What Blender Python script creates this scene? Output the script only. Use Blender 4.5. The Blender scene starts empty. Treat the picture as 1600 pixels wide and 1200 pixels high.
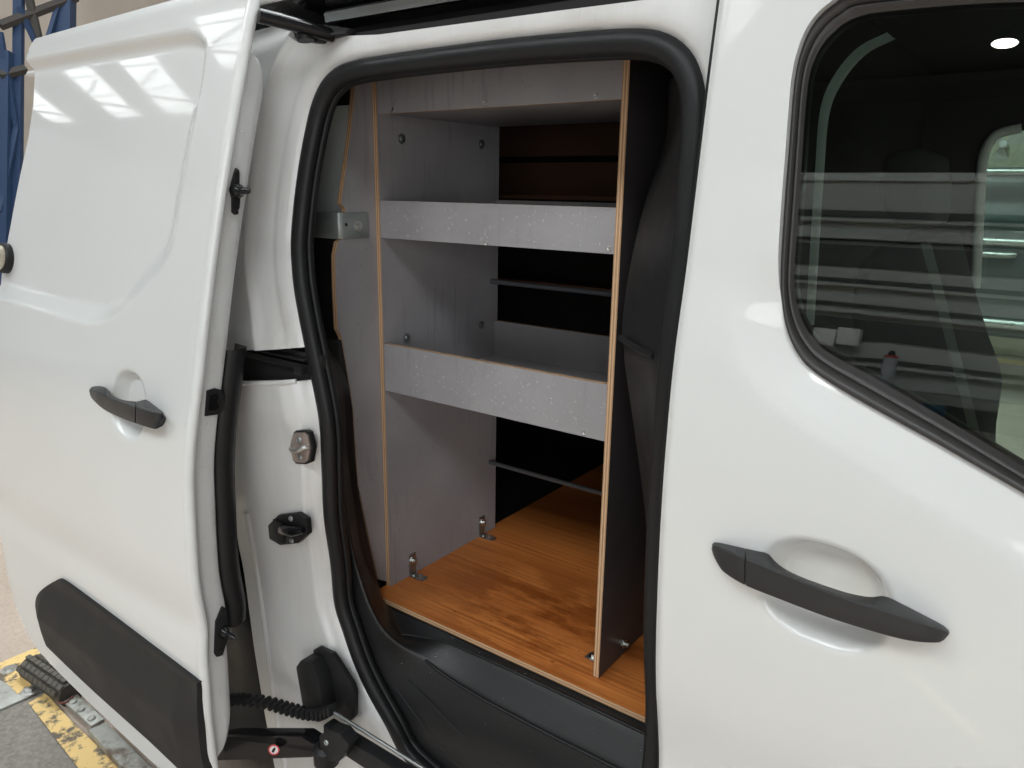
import bpy, bmesh, math, random
import numpy as np
from mathutils import Vector, Matrix
from mathutils.geometry import delaunay_2d_cdt
from mathutils.kdtree import KDTree

# ------------------------------------------------------------------ camera, world, exposure
H = 1.5                                   # camera height above the workshop floor (m)
FPX = 1174.0                              # focal length in pixels of a 1600 px wide frame
def nz(v):
    v = np.array(v, float); return v / np.linalg.norm(v)
_up = nz((73, 4517, FPX)); _x = -nz((-1667, 332, -FPX)); _x = nz(_x - _up * _x.dot(_up))
AX = np.array([_x, np.cross(_up, _x), _up])   # rows: world x, y, z in camera axes
S = bpy.context.scene
cam = bpy.data.objects.new('camera', bpy.data.cameras.new('camera'))
S.collection.objects.link(cam); S.camera = cam
cam.data.sensor_fit = 'HORIZONTAL'; cam.data.sensor_width = 36.0
cam.data.lens = 36.0 * FPX / 1600.0
cam.data.clip_start = 0.02; cam.data.clip_end = 200
_m = Matrix([list(AX[0]), list(AX[1]), list(AX[2])]).to_4x4(); _m.translation = (0, 0, H)
cam.matrix_world = _m

W = bpy.data.worlds.new('World'); S.world = W; W.use_nodes = True
W.node_tree.nodes['Background'].inputs[0].default_value = (0.93, 0.97, 1.0, 1)
W.node_tree.nodes['Background'].inputs[1].default_value = 0.27
S.view_settings.view_transform = 'Standard'; S.view_settings.look = 'None'
S.view_settings.exposure = 0.0; S.view_settings.gamma = 1.0
S.view_settings.use_curve_mapping = False
S.cycles.max_bounces = 8; S.cycles.transparent_max_bounces = 12
SKY_L = 14.0                                # radiance of the daylight in the roof lights

def area(name, loc, target, sx, sy, power, col=(1, 1, 1)):
    L = bpy.data.lights.new(name, 'AREA'); L.shape = 'RECTANGLE'; L.size = sx; L.size_y = sy
    L.energy = power; L.color = col
    o = bpy.data.objects.new(name, L); S.collection.objects.link(o)
    o.location = loc
    o.rotation_euler = (Vector(target) - Vector(loc)).to_track_quat('-Z', 'Y').to_euler()
    return o
# added fill lamp, front right of the van, brightening pillar, lips and inner panels
area('hall_fill_lamp', (4.6, -6.6, 2.1), (-1.0, 1.2, 1.2), 5.0, 3.6, 200, (0.97, 0.99, 1.0))

# ------------------------------------------------------------------ geometry helpers
def ray(px, py): return AX @ nz((px - 800, -(py - 600), -FPX))
def on_y(px, py, y): r = ray(px, py); return r * (y / r[1])
def on_x(px, py, x): r = ray(px, py); return r * (x / r[0])
def on_z(px, py, z): r = ray(px, py); return r * (z / r[2])
def on_s(px, py, f, y0=0.8):               # where the sight line meets the surface y = f(x, z)
    y = y0
    for _ in range(40):
        p = on_y(px, py, y)
        y = 0.5 * y + 0.5 * float(np.asarray(f(np.array([p[0]]), np.array([p[2]])))[0])
    return on_y(px, py, y)
def ss(a, b, t): t = np.clip((t - a) / (b - a), 0, 1); return t * t * (3 - 2 * t)

def crom(pts, n, closed=False):            # Catmull-Rom through pts, n samples per span
    P = np.array(pts, float); N = len(P); out = []
    for i in range(N if closed else N - 1):
        if closed: p0, p1, p2, p3 = P[i - 1], P[i], P[(i + 1) % N], P[(i + 2) % N]
        else:
            p1, p2 = P[i], P[i + 1]
            p0 = P[i - 1] if i else 2 * p1 - p2
            p3 = P[i + 2] if i + 2 < N else 2 * p2 - p1
        for k in range(n):
            t = k / n
            out.append(.5 * (2 * p1 + (p2 - p0) * t + (2 * p0 - 5 * p1 + 4 * p2 - p3) * t * t + (3 * p1 - p0 - 3 * p2 + p3) * t ** 3))
    if not closed: out.append(P[-1])
    return np.array(out)
def resample(P, d, closed=False):
    P = np.array(P, float)
    if closed: P = np.vstack([P, P[:1]])
    s = np.concatenate([[0], np.cumsum(np.linalg.norm(np.diff(P, axis=0), axis=1))])
    n = max(3, int(round(s[-1] / d)))
    t = np.linspace(0, s[-1], n + 1)
    if closed: t = t[:-1]
    return np.stack([np.interp(t, s, P[:, k]) for k in range(P.shape[1])], 1)
def inside(pts, poly):
    x, y = pts[:, 0], pts[:, 1]; r = np.zeros(len(pts), bool); n = len(poly)
    for i in range(n):
        x1, y1 = poly[i]; x2, y2 = poly[(i + 1) % n]
        if y1 == y2: continue
        c = ((y1 > y) != (y2 > y)) & (x < (x2 - x1) * (y - y1) / (y2 - y1) + x1)
        r ^= c
    return r
def pdist(pts, poly):                      # distance of 2-D points to a closed polyline
    A = np.array(poly, float); n = len(A); kd = KDTree(n)
    for k, a in enumerate(A): kd.insert((a[0], a[1], 0), k)
    kd.balance()
    near = np.array([kd.find((p[0], p[1], 0))[1] for p in pts]) if len(pts) else np.zeros(0, int)
    best = np.full(len(pts), 1e9)
    for a, b in ((A[near - 1], A[near]), (A[near], A[(near + 1) % n])):
        ab = b - a; t = np.clip(((pts - a) * ab).sum(1) / ((ab * ab).sum(1) + 1e-12), 0, 1)
        best = np.minimum(best, np.linalg.norm(pts - a - t[:, None] * ab, axis=1))
    return best
def inset(P, d):
    T = np.roll(P, -1, 0) - np.roll(P, 1, 0); T /= np.linalg.norm(T, axis=1)[:, None]
    Nn = np.stack([T[:, 1], -T[:, 0]], 1)
    if not inside((P + Nn * .004)[:1], P)[0]: Nn = -Nn
    return P + Nn * d
def table(zs, ys, sig=0.012):              # smooth 1-D profile
    o = np.argsort(zs); P = np.stack([np.array(zs)[o], np.array(ys)[o]], 1)
    C = crom(P, 12); g = np.arange(C[0, 0] - .5, C[-1, 0] + .5, .004)
    v = np.interp(g, C[:, 0], C[:, 1], left=None, right=None)
    s0 = (P[1, 1] - P[0, 1]) / (P[1, 0] - P[0, 0]); s1 = (P[-1, 1] - P[-2, 1]) / (P[-1, 0] - P[-2, 0])
    v = np.where(g < P[0, 0], P[0, 1] + .7 * s0 * (g - P[0, 0]), v); v = np.where(g > P[-1, 0], P[-1, 1] + s1 * (g - P[-1, 0]), v)
    k = np.exp(-.5 * (np.arange(-20, 21) * .004 / sig) ** 2); k /= k.sum()
    v = np.convolve(np.pad(v, 20, 'edge'), k, 'valid')
    return lambda z: np.interp(z, g, v)

# ------------------------------------------------------------------ materials
def mat(name, col, rough=.5, metal=0, coat=0, spec=.5, build=None):
    m = bpy.data.materials.new(name); m.use_nodes = True
    b = m.node_tree.nodes['Principled BSDF']
    b.inputs['Base Color'].default_value = (*col, 1); b.inputs['Roughness'].default_value = rough
    b.inputs['Metallic'].default_value = metal; b.inputs['Coat Weight'].default_value = coat
    b.inputs['Coat Roughness'].default_value = .03; b.inputs['Specular IOR Level'].default_value = spec
    if build: build(m.node_tree, b)
    return m
def N(t, kind, **kw):
    n = t.nodes.new(kind)
    for k, v in kw.items():
        if k in n.inputs.keys(): n.inputs[k].default_value = v
        else: setattr(n, k, v)
    return n
def coords(t, scale, out='Object'):
    c = N(t, 'ShaderNodeTexCoord'); mp = N(t, 'ShaderNodeMapping'); mp.inputs['Scale'].default_value = scale
    t.links.new(c.outputs[out], mp.inputs['Vector']); return mp.outputs['Vector']
def ramp(t, fac, stops):
    r = N(t, 'ShaderNodeValToRGB'); e = r.color_ramp.elements
    while len(e) < len(stops): e.new(.5)
    for k, (p, c) in enumerate(stops): e[k].position = p; e[k].color = (*c, 1) if len(c) == 3 else c
    t.links.new(fac, r.inputs['Fac']); return r.outputs['Color']
def g3(v): return (v, v, v)
def mixc(t, fac, a, b, mode='MIX'):
    n = N(t, 'ShaderNodeMix', data_type='RGBA', blend_type=mode)
    for i, v in ((0, fac), (6, a), (7, b)):
        if isinstance(v, bpy.types.NodeSocket): t.links.new(v, n.inputs[i])
        else: n.inputs[i].default_value = v if i == 0 else (*v, 1)
    return n.outputs[2]
def bump(t, b, h, strength, dist):
    n = N(t, 'ShaderNodeBump', Strength=strength, Distance=dist); t.links.new(h, n.inputs['Height']); t.links.new(n.outputs['Normal'], b.inputs['Normal'])
def noise(t, vec, scale, detail=3, rough=.5):
    n = N(t, 'ShaderNodeTexNoise', Scale=scale, Detail=detail, Roughness=rough); t.links.new(vec, n.inputs['Vector']); return n.outputs['Fac']

def b_paint(t, b):
    v = coords(t, (1, 1, 1)); n = noise(t, v, 3.0, 4)
    sp_ = noise(t, v, 75, 2, .4)
    t.links.new(mixc(t, ramp(t, sp_, [(.80, g3(0)), (.82, g3(.6))]), ramp(t, n, [(.3, (.685, .695, .685)), (.7, (.71, .715, .71))]), (.30, .29, .27)), b.inputs['Base Color'])
    r = noise(t, v, 9.0, 5); t.links.new(ramp(t, r, [(.3, g3(.02)), (.75, g3(.07))]), b.inputs['Coat Roughness'])
    bp = N(t, 'ShaderNodeBump', Strength=.008, Distance=.0006); t.links.new(noise(t, v, 260, 2), bp.inputs['Height']); t.links.new(bp.outputs['Normal'], b.inputs['Coat Normal'])
PAINT = mat('white_paint', (.8, .8, .8), .4, coat=1.0, build=b_paint)
def b_jamb(t, b):                          # same paint, with road film in streaks
    v = coords(t, (14, 14, 2.2)); n = noise(t, v, 1.0, 6, .6)
    v2 = coords(t, (1, 1, 1)); n2 = noise(t, v2, 5.0, 3)
    c = ramp(t, n, [(.33, (.64, .63, .615)), (.6, (.72, .72, .715))])
    t.links.new(mixc(t, ramp(t, n2, [(.4, g3(0)), (.65, g3(.6))]), c, (.72, .72, .715)), b.inputs['Base Color'])
    t.links.new(ramp(t, n, [(.3, g3(.3)), (.7, g3(.06))]), b.inputs['Coat Roughness'])
JAMB = mat('jamb_paint', (.78, .78, .78), .4, coat=.9, build=b_jamb)
def b_grain(sc, dep, r0, r1):
    def f(t, b):
        v = coords(t, (1, 1, 1)); n = noise(t, v, sc, 2)
        bump(t, b, n, .5, dep)
        m = noise(t, v, 11.0, 4); t.links.new(ramp(t, m, [(.3, g3(r0)), (.7, g3(r1))]), b.inputs['Roughness'])
    return f
BLACK = mat('black_plastic', (.015, .015, .016), .5, spec=.3, build=b_grain(900, .0006, .38, .55))
WET = mat('wet_black_plastic', (.012, .012, .013), .4, spec=.5, build=b_grain(500, .0005, .34, .52))
MOULD = mat('grained_moulding', (.022, .021, .020), .6, spec=.3, build=b_grain(1100, .0006, .5, .62))
RUBBER = mat('rubber', (.013, .013, .014), .5, spec=.3, build=b_grain(700, .0004, .34, .5))
GLOSS = mat('gloss_black', (.008, .008, .009), .2, coat=.15, spec=.35)
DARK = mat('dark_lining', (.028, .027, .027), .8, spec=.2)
TRIMSEAL = mat('window_rubber', (.030, .028, .027), .42, build=b_grain(900, .0003, .36, .46))
GREYMETAL = mat('primed_panel', (.62, .67, .65), .5)
CAVITY = mat('body_cavity', (.42, .45, .48), .5)
STEEL = mat('zinc_steel', (.58, .58, .56), .32, 1, build=b_grain(60, .0002, .22, .48))
STEELD = mat('dull_zinc', (.36, .38, .38), .42, .9, build=b_grain(40, .0002, .3, .55))
COPPER = mat('coppery_plate', (.52, .43, .39), .4, .7)
RED = mat('red_print', (.65, .05, .06), .4)
WHITEP = mat('white_print', (.85, .83, .83), .4)
PALE = mat('pale_trim', (.82, .82, .80), .6)
def b_film(t, b):
    v = coords(t, (1, 1, 1)); n = noise(t, v, 6.0, 5, .6); f = noise(t, v, 420, 2)
    v2 = coords(t, (70, 70, 5)); s = noise(t, v2, 1.0, 4)
    c = ramp(t, n, [(.3, (.275, .262, .272)), (.7, (.335, .322, .332))])
    t.links.new(mixc(t, mixc(t, 1.0, ramp(t, s, [(.56, g3(0)), (.64, g3(.5))]), ramp(t, noise(t, v, 3.5, 2), [(.44, g3(0)), (.58, g3(1))]), 'MULTIPLY'), c, (.22, .21, .225)), b.inputs['Base Color'])
    t.links.new(ramp(t, n, [(.3, g3(.34)), (.7, g3(.5))]), b.inputs['Roughness'])
    bump(t, b, f, .25, .0004)
FILM = mat('grey_phenolic_film', (.2, .19, .2), .42, build=b_film)
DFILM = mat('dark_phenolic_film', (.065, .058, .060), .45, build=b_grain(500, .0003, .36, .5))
def ply(axis):
    def f(t, b):
        c = N(t, 'ShaderNodeTexCoord'); sp = N(t, 'ShaderNodeSeparateXYZ'); t.links.new(c.outputs['Object'], sp.inputs[0])
        mu = N(t, 'ShaderNodeMath', operation='MULTIPLY'); mu.inputs[1].default_value = 1 / .0027
        t.links.new(sp.outputs[axis], mu.inputs[0])
        pp = N(t, 'ShaderNodeMath', operation='PINGPONG'); pp.inputs[1].default_value = 1.0; t.links.new(mu.outputs[0], pp.inputs[0])
        sc = [160, 160, 160]; sc[axis] = 500
        n = noise(t, coords(t, (1, 1, 1)), 45, 6, .7)
        base = ramp(t, pp.outputs[0], [(.30, (.68, .46, .28)), (.55, (.34, .19, .10))])
        t.links.new(mixc(t, ramp(t, n, [(.35, g3(.0)), (.7, g3(.55))]), base, (.55, .35, .20)), b.inputs['Base Color'])
    return mat('plywood_edge_%s' % 'xyz'[axis], (.45, .27, .14), .65, build=f)
PLYX, PLYY, PLYZ = ply(0), ply(1), ply(2)
def b_wood(t, b):
    g = noise(t, coords(t, (2.2, 110, 110)), 1.0, 8, .62)
    g2 = noise(t, coords(t, (1.2, 16, 16)), 1.0, 4, .5)
    c = ramp(t, g, [(.28, (.33, .088, .019)), (.46, (.64, .205, .045)), (.7, (.74, .285, .075))])
    c = mixc(t, ramp(t, g2, [(.35, g3(.55)), (.6, g3(0))]), c, (.50, .145, .03))
    w = N(t, 'ShaderNodeVectorMath', operation='DISTANCE'); v = coords(t, (1, 1.5, 1))
    t.links.new(v, w.inputs[0]); w.inputs[1].default_value = (-.76, 1.22 * 1.5, -.892 + H)
    wet = noise(t, coords(t, (4, 12, 12)), 1.7, 5, .6)
    near = ramp(t, w.outputs['Value'], [(.12, g3(1)), (.42, g3(0))])
    mm = N(t, 'ShaderNodeMath', operation='MULTIPLY'); t.links.new(ramp(t, wet, [(.44, g3(0)), (.56, g3(1))]), mm.inputs[0]); t.links.new(near, mm.inputs[1])
    c = mixc(t, mm.outputs[0], c, mixc(t, 1.0, c, (.55, .47, .42), 'MULTIPLY'))
    sp = noise(t, coords(t, (26, 60, 60)), 1.6, 3, .5)
    c = mixc(t, ramp(t, sp, [(.71, g3(0)), (.76, g3(.75))]), c, (.035, .018, .009))
    t.links.new(c, b.inputs['Base Color'])
    t.links.new(ramp(t, mm.outputs[0], [(0, g3(.5)), (1, g3(.32))]), b.inputs['Roughness'])
    bump(t, b, g, .15, .0005)
WOOD = mat('stained_plywood', (.4, .15, .04), .45, build=b_wood)
def b_conc(t, b):
    v = coords(t, (1, 1, 1)); n = noise(t, v, 1.3, 6, .6); f = noise(t, v, 60, 5, .7)
    c = ramp(t, n, [(.3, (.36, .29, .235)), (.7, (.47, .385, .32))])
    t.links.new(mixc(t, ramp(t, f, [(.3, g3(.5)), (.55, g3(0))]), c, (.26, .2, .155)), b.inputs['Base Color'])
    bump(t, b, f, .3, .002)
CONC = mat('worn_concrete', (.4, .33, .27), .6, build=b_conc)
def b_conc2(t, b):
    v = coords(t, (1, 1, 1)); n = noise(t, v, 2.3, 6, .6); f = noise(t, v, 70, 5, .7)
    c = ramp(t, n, [(.3, (.17, .155, .135)), (.7, (.28, .25, .215))])
    t.links.new(mixc(t, ramp(t, f, [(.3, g3(.6)), (.6, g3(0))]), c, (.065, .06, .052)), b.inputs['Base Color'])
    bump(t, b, f, .4, .003)
CONC2 = mat('dark_concrete', (.16, .145, .13), .6, build=b_conc2)
def b_yel(t, b):
    v = coords(t, (1, 1, 1)); f = noise(t, v, 42, 5, .7); n = noise(t, v, 9, 3)
    mxn = N(t, 'ShaderNodeMath', operation='ADD'); t.links.new(f, mxn.inputs[0]); t.links.new(n, mxn.inputs[1])
    t.links.new(ramp(t, mxn.outputs[0], [(.84, (.12, .095, .07)), (.98, (.72, .50, .20))]), b.inputs['Base Color'])
    e = N(t, 'ShaderNodeMath', operation='MULTIPLY')
YELLOW = mat('worn_yellow_paint', (.68, .45, .13), .6, build=b_yel)
YELN = mat('floor_line_paint', (.9, .8, .5), .6)
def b_rust(t, b):
    v = coords(t, (1, 1, 1)); n = noise(t, v, 14, 6, .65)
    t.links.new(ramp(t, n, [(.35, (.13, .10, .08)), (.5, (.33, .33, .30)), (.75, (.44, .44, .41))]), b.inputs['Base Color'])
PLATE = mat('worn_steel_plate', (.4, .4, .37), .5, .35, build=b_rust)
BLUE = mat('blue_steel', (.018, .042, .10), .5)
def b_wall(t, b):
    n = noise(t, coords(t, (1, 1, .3)), 1.2, 6, .6)
    t.links.new(ramp(t, n, [(.3, (.38, .32, .27)), (.7, (.55, .48, .42))]), b.inputs['Base Color'])
WALLM = mat('stained_cladding', (.5, .42, .36), .7, build=b_wall)
ROOFM = mat('dark_roof_sheet', (.05, .045, .04), .8)
def emit(name, col, s):
    m = bpy.data.materials.new(name); m.use_nodes = True; t = m.node_tree; t.nodes.clear()
    e = N(t, 'ShaderNodeEmission', Color=(*col, 1), Strength=s); o = N(t, 'ShaderNodeOutputMaterial'); t.links.new(e.outputs[0], o.inputs[0]); return m
SKYL = emit('roof_light_daylight', (.93, .985, 1.0), SKY_L)
SKYF = emit('dim_roof_light', (.95, 1.0, .99), 4.0)  # lower radiance for the mirrored panes so their reflections do not clip
LAMP = emit('lamp_glow', (1, .95, .85), 60)
def glass(name, tint, ior):
    m = bpy.data.materials.new(name); m.use_nodes = True; t = m.node_tree; t.nodes.clear()
    tr = N(t, 'ShaderNodeBsdfTransparent', Color=(*tint, 1)); gl = N(t, 'ShaderNodeBsdfGlossy', Roughness=0.0)
    fr = N(t, 'ShaderNodeFresnel', IOR=ior); mx = N(t, 'ShaderNodeMixShader'); o = N(t, 'ShaderNodeOutputMaterial')
    t.links.new(fr.outputs[0], mx.inputs[0]); t.links.new(tr.outputs[0], mx.inputs[1]); t.links.new(gl.outputs[0], mx.inputs[2]); t.links.new(mx.outputs[0], o.inputs[0])
    return m
GLASS = glass('tinted_glass', (.66, .74, .70), 1.9)
WATER = glass('water', (1, 1, 1), 1.16)                            # thin beads: clear, with white diffuse mixed in to stand for caught light
WATERC = glass('clear_water', (1, 1, 1), 1.33)
_t = WATER.node_tree; _tr = next(n for n in _t.nodes if n.type == 'BSDF_TRANSPARENT'); _mx = next(n for n in _t.nodes if n.type == 'MIX_SHADER')
_df = N(_t, 'ShaderNodeBsdfDiffuse', Color=(.85, .87, .88, 1)); _m2 = N(_t, 'ShaderNodeMixShader'); _m2.inputs[0].default_value = .16
_t.links.new(_tr.outputs[0], _m2.inputs[1]); _t.links.new(_df.outputs[0], _m2.inputs[2]); _t.links.new(_m2.outputs[0], _mx.inputs[1])

# ------------------------------------------------------------------ object helpers (all positions relative to the camera height)
col = S.collection
def empty(name, loc, label=None, cat=None, group=None):
    o = bpy.data.objects.new(name, None); o.empty_display_size = .1; col.objects.link(o)
    o.location = (loc[0], loc[1], loc[2] + H); tag(o, label, cat, group); return o
def tag(o, label=None, cat=None, group=None, kind=None):
    for k, v in (('label', label), ('category', cat), ('group', group), ('kind', kind)):
        if v: o[k] = v
    return o
def mk(name, verts, faces, mats, parent=None, smooth=False, idx=None):
    me = bpy.data.meshes.new(name)
    V = np.array(verts, float) + np.array([0, 0, H])
    me.from_pydata(V.tolist(), [], [list(map(int, f)) for f in faces])
    for m in (mats if isinstance(mats, (list, tuple)) else [mats]): me.materials.append(m)
    if idx is not None: me.polygons.foreach_set('material_index', idx)
    if smooth: me.polygons.foreach_set('use_smooth', [True] * len(me.polygons))
    me.update()
    o = bpy.data.objects.new(name, me); col.objects.link(o)
    if parent is not None:
        o.parent = parent; o.matrix_parent_inverse = Matrix.Translation(-parent.location) if parent.parent is None else Matrix()
    return o
def fixn(o):
    bm = bmesh.new(); bm.from_mesh(o.data); bmesh.ops.recalc_face_normals(bm, faces=bm.faces); bm.to_mesh(o.data); bm.free(); return o
def bev(o, w, seg=2):
    bm = bmesh.new(); bm.from_mesh(o.data); bmesh.ops.recalc_face_normals(bm, faces=bm.faces)
    es = [e for e in bm.edges if len(e.link_faces) == 2 and e.calc_face_angle() > .5]
    bmesh.ops.bevel(bm, geom=es, offset=w, segments=seg, profile=.6, affect='EDGES', clamp_overlap=True)
    bm.to_mesh(o.data); bm.free(); return o
def smooth_by_angle(o, a=35):
    me = o.data
    me.polygons.foreach_set('use_smooth', [True] * len(me.polygons)); me.set_sharp_from_angle(angle=math.radians(a)); return o
def box(name, a, b, m, parent=None, bw=0, faces_m=None):
    (x0, y0, z0), (x1, y1, z1) = a, b
    v = [(x0, y0, z0), (x1, y0, z0), (x1, y1, z0), (x0, y1, z0), (x0, y0, z1), (x1, y0, z1), (x1, y1, z1), (x0, y1, z1)]
    f = [(0, 3, 2, 1), (4, 5, 6, 7), (0, 1, 5, 4), (1, 2, 6, 5), (2, 3, 7, 6), (3, 0, 4, 7)]  # -z +z -y +x +y -x
    o = mk(name, v, f, m, parent, idx=faces_m)
    if bw: bev(o, bw); smooth_by_angle(o)
    return o
def prism(name, poly, d, m, parent=None, bw=0, smooth=True):   # poly: list of 3-D points, extruded by vector d
    P = np.array(poly, float); n = len(P); v = np.vstack([P, P + np.array(d)])
    f = [list(range(n)), list(range(2 * n - 1, n - 1, -1))] + [[i, (i + 1) % n, n + (i + 1) % n, n + i] for i in range(n)]
    o = mk(name, v, f, m, parent); fixn(o)
    if bw: bev(o, bw)
    return smooth_by_angle(o) if smooth else o
def tube(name, path, r, m, parent=None, k=12, closed=False, ry=None, cap=True, ref=None):
    P = np.array(path, float); n = len(P); T = np.roll(P, -1, 0) - np.roll(P, 1, 0)
    if not closed: T[0] = P[1] - P[0]; T[-1] = P[-1] - P[-2]
    v = []; rr = r if hasattr(r, '__len__') else [r] * n; ref = np.array(ref if ref is not None else (0, 1, 0), float)
    for i in range(n):
        t = nz(T[i]); a = np.cross(t, ref)
        if np.linalg.norm(a) < 1e-3: a = np.cross(t, (1, 0, 0))
        a = nz(a); b = np.cross(a, t)
        q = (ry / r if ry else 1)
        for j in range(k):
            th = 2 * math.pi * j / k; v.append(P[i] + rr[i] * (math.cos(th) * a + q * math.sin(th) * b))
    f = []
    for i in range(n if closed else n - 1):
        i2 = (i + 1) % n
        for j in range(k): f.append((i * k + j, i * k + (j + 1) % k, i2 * k + (j + 1) % k, i2 * k + j))
    if cap and not closed: f += [list(range(k))[::-1], list(range((n - 1) * k, n * k))]
    o = mk(name, v, f, m, parent); fixn(o); return smooth_by_angle(o, 50)
def lathe(name, c, axis, prof, m, parent=None, k=20):          # prof: list of (distance along axis, radius)
    c = np.array(c, float); ax = nz(axis); a = nz(np.cross(ax, (0.3, .2, 1))); b = np.cross(ax, a); v = []
    for h, r in prof:
        for j in range(k): th = 2 * math.pi * j / k; v.append(c + ax * h + max(r, 1e-5) * (math.cos(th) * a + math.sin(th) * b))
    f = [(i * k + j, i * k + (j + 1) % k, (i + 1) * k + (j + 1) % k, (i + 1) * k + j) for i in range(len(prof) - 1) for j in range(k)]
    f += [list(range(k))[::-1], list(range((len(prof) - 1) * k, len(prof) * k))]
    o = mk(name, v, f, m, parent); fixn(o); return smooth_by_angle(o, 40)
def grid(name, rows, m, parent=None, closed=False, smooth=True, idx=None):   # rows: [R][C] of 3-D points
    R = np.array(rows, float); a, b = R.shape[:2]
    f = [(i * b + j, i * b + (j + 1) % b, (i + 1) * b + (j + 1) % b, (i + 1) * b + j) for i in range(a - 1) for j in range(b if closed else b - 1)]
    return mk(name, R.reshape(-1, 3), f, m, parent, smooth, idx)
def sheet(name, outline, holes, d, yf, thick, m, parent=None, creases=()):
    """pressed panel: outline / holes in (x, z), outer face y = yf(x, z), real thickness behind it"""
    loops = [resample(outline, d * .7, True)] + [resample(h, d * .7, True) for h in holes]
    pts = [tuple(p) for L in loops for p in L]; edges = []; s = 0
    for L in loops: edges += [(s + i, s + (i + 1) % len(L)) for i in range(len(L))]; s += len(L)
    lo, hi = loops[0].min(0), loops[0].max(0); rows = np.arange(lo[1], hi[1], d * .87); G = []
    for k, z in enumerate(rows):
        xs = np.arange(lo[0] + (k % 2) * d / 2, hi[0], d); G.append(np.stack([xs, np.full(len(xs), z)], 1))
    G = np.vstack(G); ok = inside(G, loops[0])
    for h in loops[1:]: ok &= ~inside(G, h)
    G = G[ok]
    for L in loops: G = G[pdist(G, L) > d * .45]
    for C in creases:
        C = resample(C, d * .8, True); k = inside(C, loops[0])
        for h in loops[1:]: k &= ~inside(C, h)
        C = C[k]
        for L in loops: C = C[pdist(C, L) > d * .45]
        if len(C): G = np.vstack([G[pdist(G, C) > d * .5], C])
    V, E, F, *_ = delaunay_2d_cdt([Vector(p) for p in pts] + [Vector(p) for p in G], edges, [], 0, 1e-7)
    V = np.array([tuple(v) for v in V]); F = np.array([tuple(f) for f in F]); c = V[F].mean(1)
    ok = inside(c, loops[0])
    for h in loops[1:]: ok &= ~inside(c, h)
    F = F[ok]; y = yf(V[:, 0], V[:, 1]); P = np.stack([V[:, 0], y, V[:, 1]], 1)
    a = P[F]; nrm = np.cross(a[:, 1] - a[:, 0], a[:, 2] - a[:, 0]); F = np.where(nrm[:, 1:2] > 0, F[:, ::-1], F)
    n = len(P); verts = [P, P + np.array([0, thick, 0])]; faces = F.tolist() + (F[:, ::-1] + n).tolist(); base = 2 * n
    for k, L in enumerate(loops):
        yy = yf(L[:, 0], L[:, 1]); A = np.stack([L[:, 0], yy, L[:, 1]], 1); q = len(L)
        verts += [A, A + np.array([0, thick, 0])]
        faces += [(base + i, base + (i + 1) % q, base + q + (i + 1) % q, base + q + i) for i in range(q)]; base += 2 * q
    o = mk(name, np.vstack(verts), faces, m, parent, True)
    return o
def bolt(name, p, axis, r, h, parent, m=STEEL, dome=False):
    if dome: return lathe(name, p, axis, [(0, r), (h * .4, r), (h * .8, r * .8), (h, r * .45), (h * .8, r * .3)], m, parent, 14)
    return lathe(name, p, axis, [(0, r * 1.9), (h * .2, r * 1.9), (h * .22, r), (h, r), (h, r * .5)], m, parent, 6 if h > .004 else 12)
rnd = random.Random(4)
def droplets(name, spots, m, parent):      # spots: (point, normal, radius)
    v = []; f = []; K = 6
    for p, n, r in spots:
        n = nz(n); a = nz(np.cross(n, (.31, .52, .8))); b = np.cross(n, a); s = len(v); p = np.array(p)
        for h, q in ((0, 1.0), (.22, .8), (.34, .4)):
            for j in range(K): th = 2 * math.pi * j / K; v.append(p + n * h * r + q * r * (math.cos(th) * a + math.sin(th) * b))
        for i in range(2):
            for j in range(K): f.append((s + i * K + j, s + i * K + (j + 1) % K, s + (i + 1) * K + (j + 1) % K, s + (i + 1) * K + j))
        f.append(tuple(s + 2 * K + j for j in range(K)))
    o = mk(name, v, f, m, parent, True); o['kind'] = 'stuff'; return o

# ================================================================== the setting: floor and hall
def flat(name, poly, z, m, kind='structure', parent=None, thick=0):
    o = mk(name, [(x, y, z) for x, y in poly], [list(range(len(poly)))], m, parent); fixn(o)
    if o.data.polygons[0].normal.z < 0: o.data.flip_normals()
    if kind and parent is None: o['kind'] = kind
    return o
GZ = -H
flat('workshop_floor', [(-22, -12), (8, -12), (8, 12), (-22, 12)], GZ, CONC)

# ================================================================== the van
VAN = empty('van', (-0.8, 1.5, GZ), 'white panel van with its side door slid open', 'van')
# --- outer body profile, measured down the rear edge of the front door
XE = on_y(1022, 1000, .79)[0]
_fe = [on_x(*p, XE) for p in ((1121, 0), (1108, 100), (1085, 290), (1068, 430), (1050, 560), (1037, 700), (1030, 800), (1025, 900), (1022, 1000), (1022, 1080), (1027, 1200))]
yF = table([p[2] for p in _fe] + [-.95, -1.3], [p[1] for p in _fe] + [.838, .846], .02)
def skin(x, z): return yF(z)

# ---------------- front door
wo_px = [(1345, -18), (1296, 2), (1264, 34), (1245, 76), (1234, 130), (1226, 230), (1219, 320), (1213, 420), (1214, 470), (1222, 518), (1240, 558), (1266, 586), (1330, 627), (1460, 700), (1600, 781), (1750, 868), (1880, 935), (1930, 800), (1930, 300), (1900, -20), (1600, -40)]
wi_px = [(1372, 24), (1325, 38), (1292, 66), (1271, 104), (1262, 155), (1256, 240), (1250, 330), (1244, 410), (1243, 450), (1251, 488), (1268, 521), (1296, 548), (1360, 583), (1480, 652), (1600, 726), (1740, 810), (1850, 860), (1880, 770), (1880, 310), (1850, 25), (1600, 8)]
WO = crom([on_s(*p, skin)[[0, 2]] for p in wo_px], 8, True)
_gz = np.linspace(-.42, .38, 60); _gq = np.polyfit(_gz, yF(_gz), 2)
def yglass(x, z): return np.polyval(_gq, z) + .022 + 0 * np.asarray(x)
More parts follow.
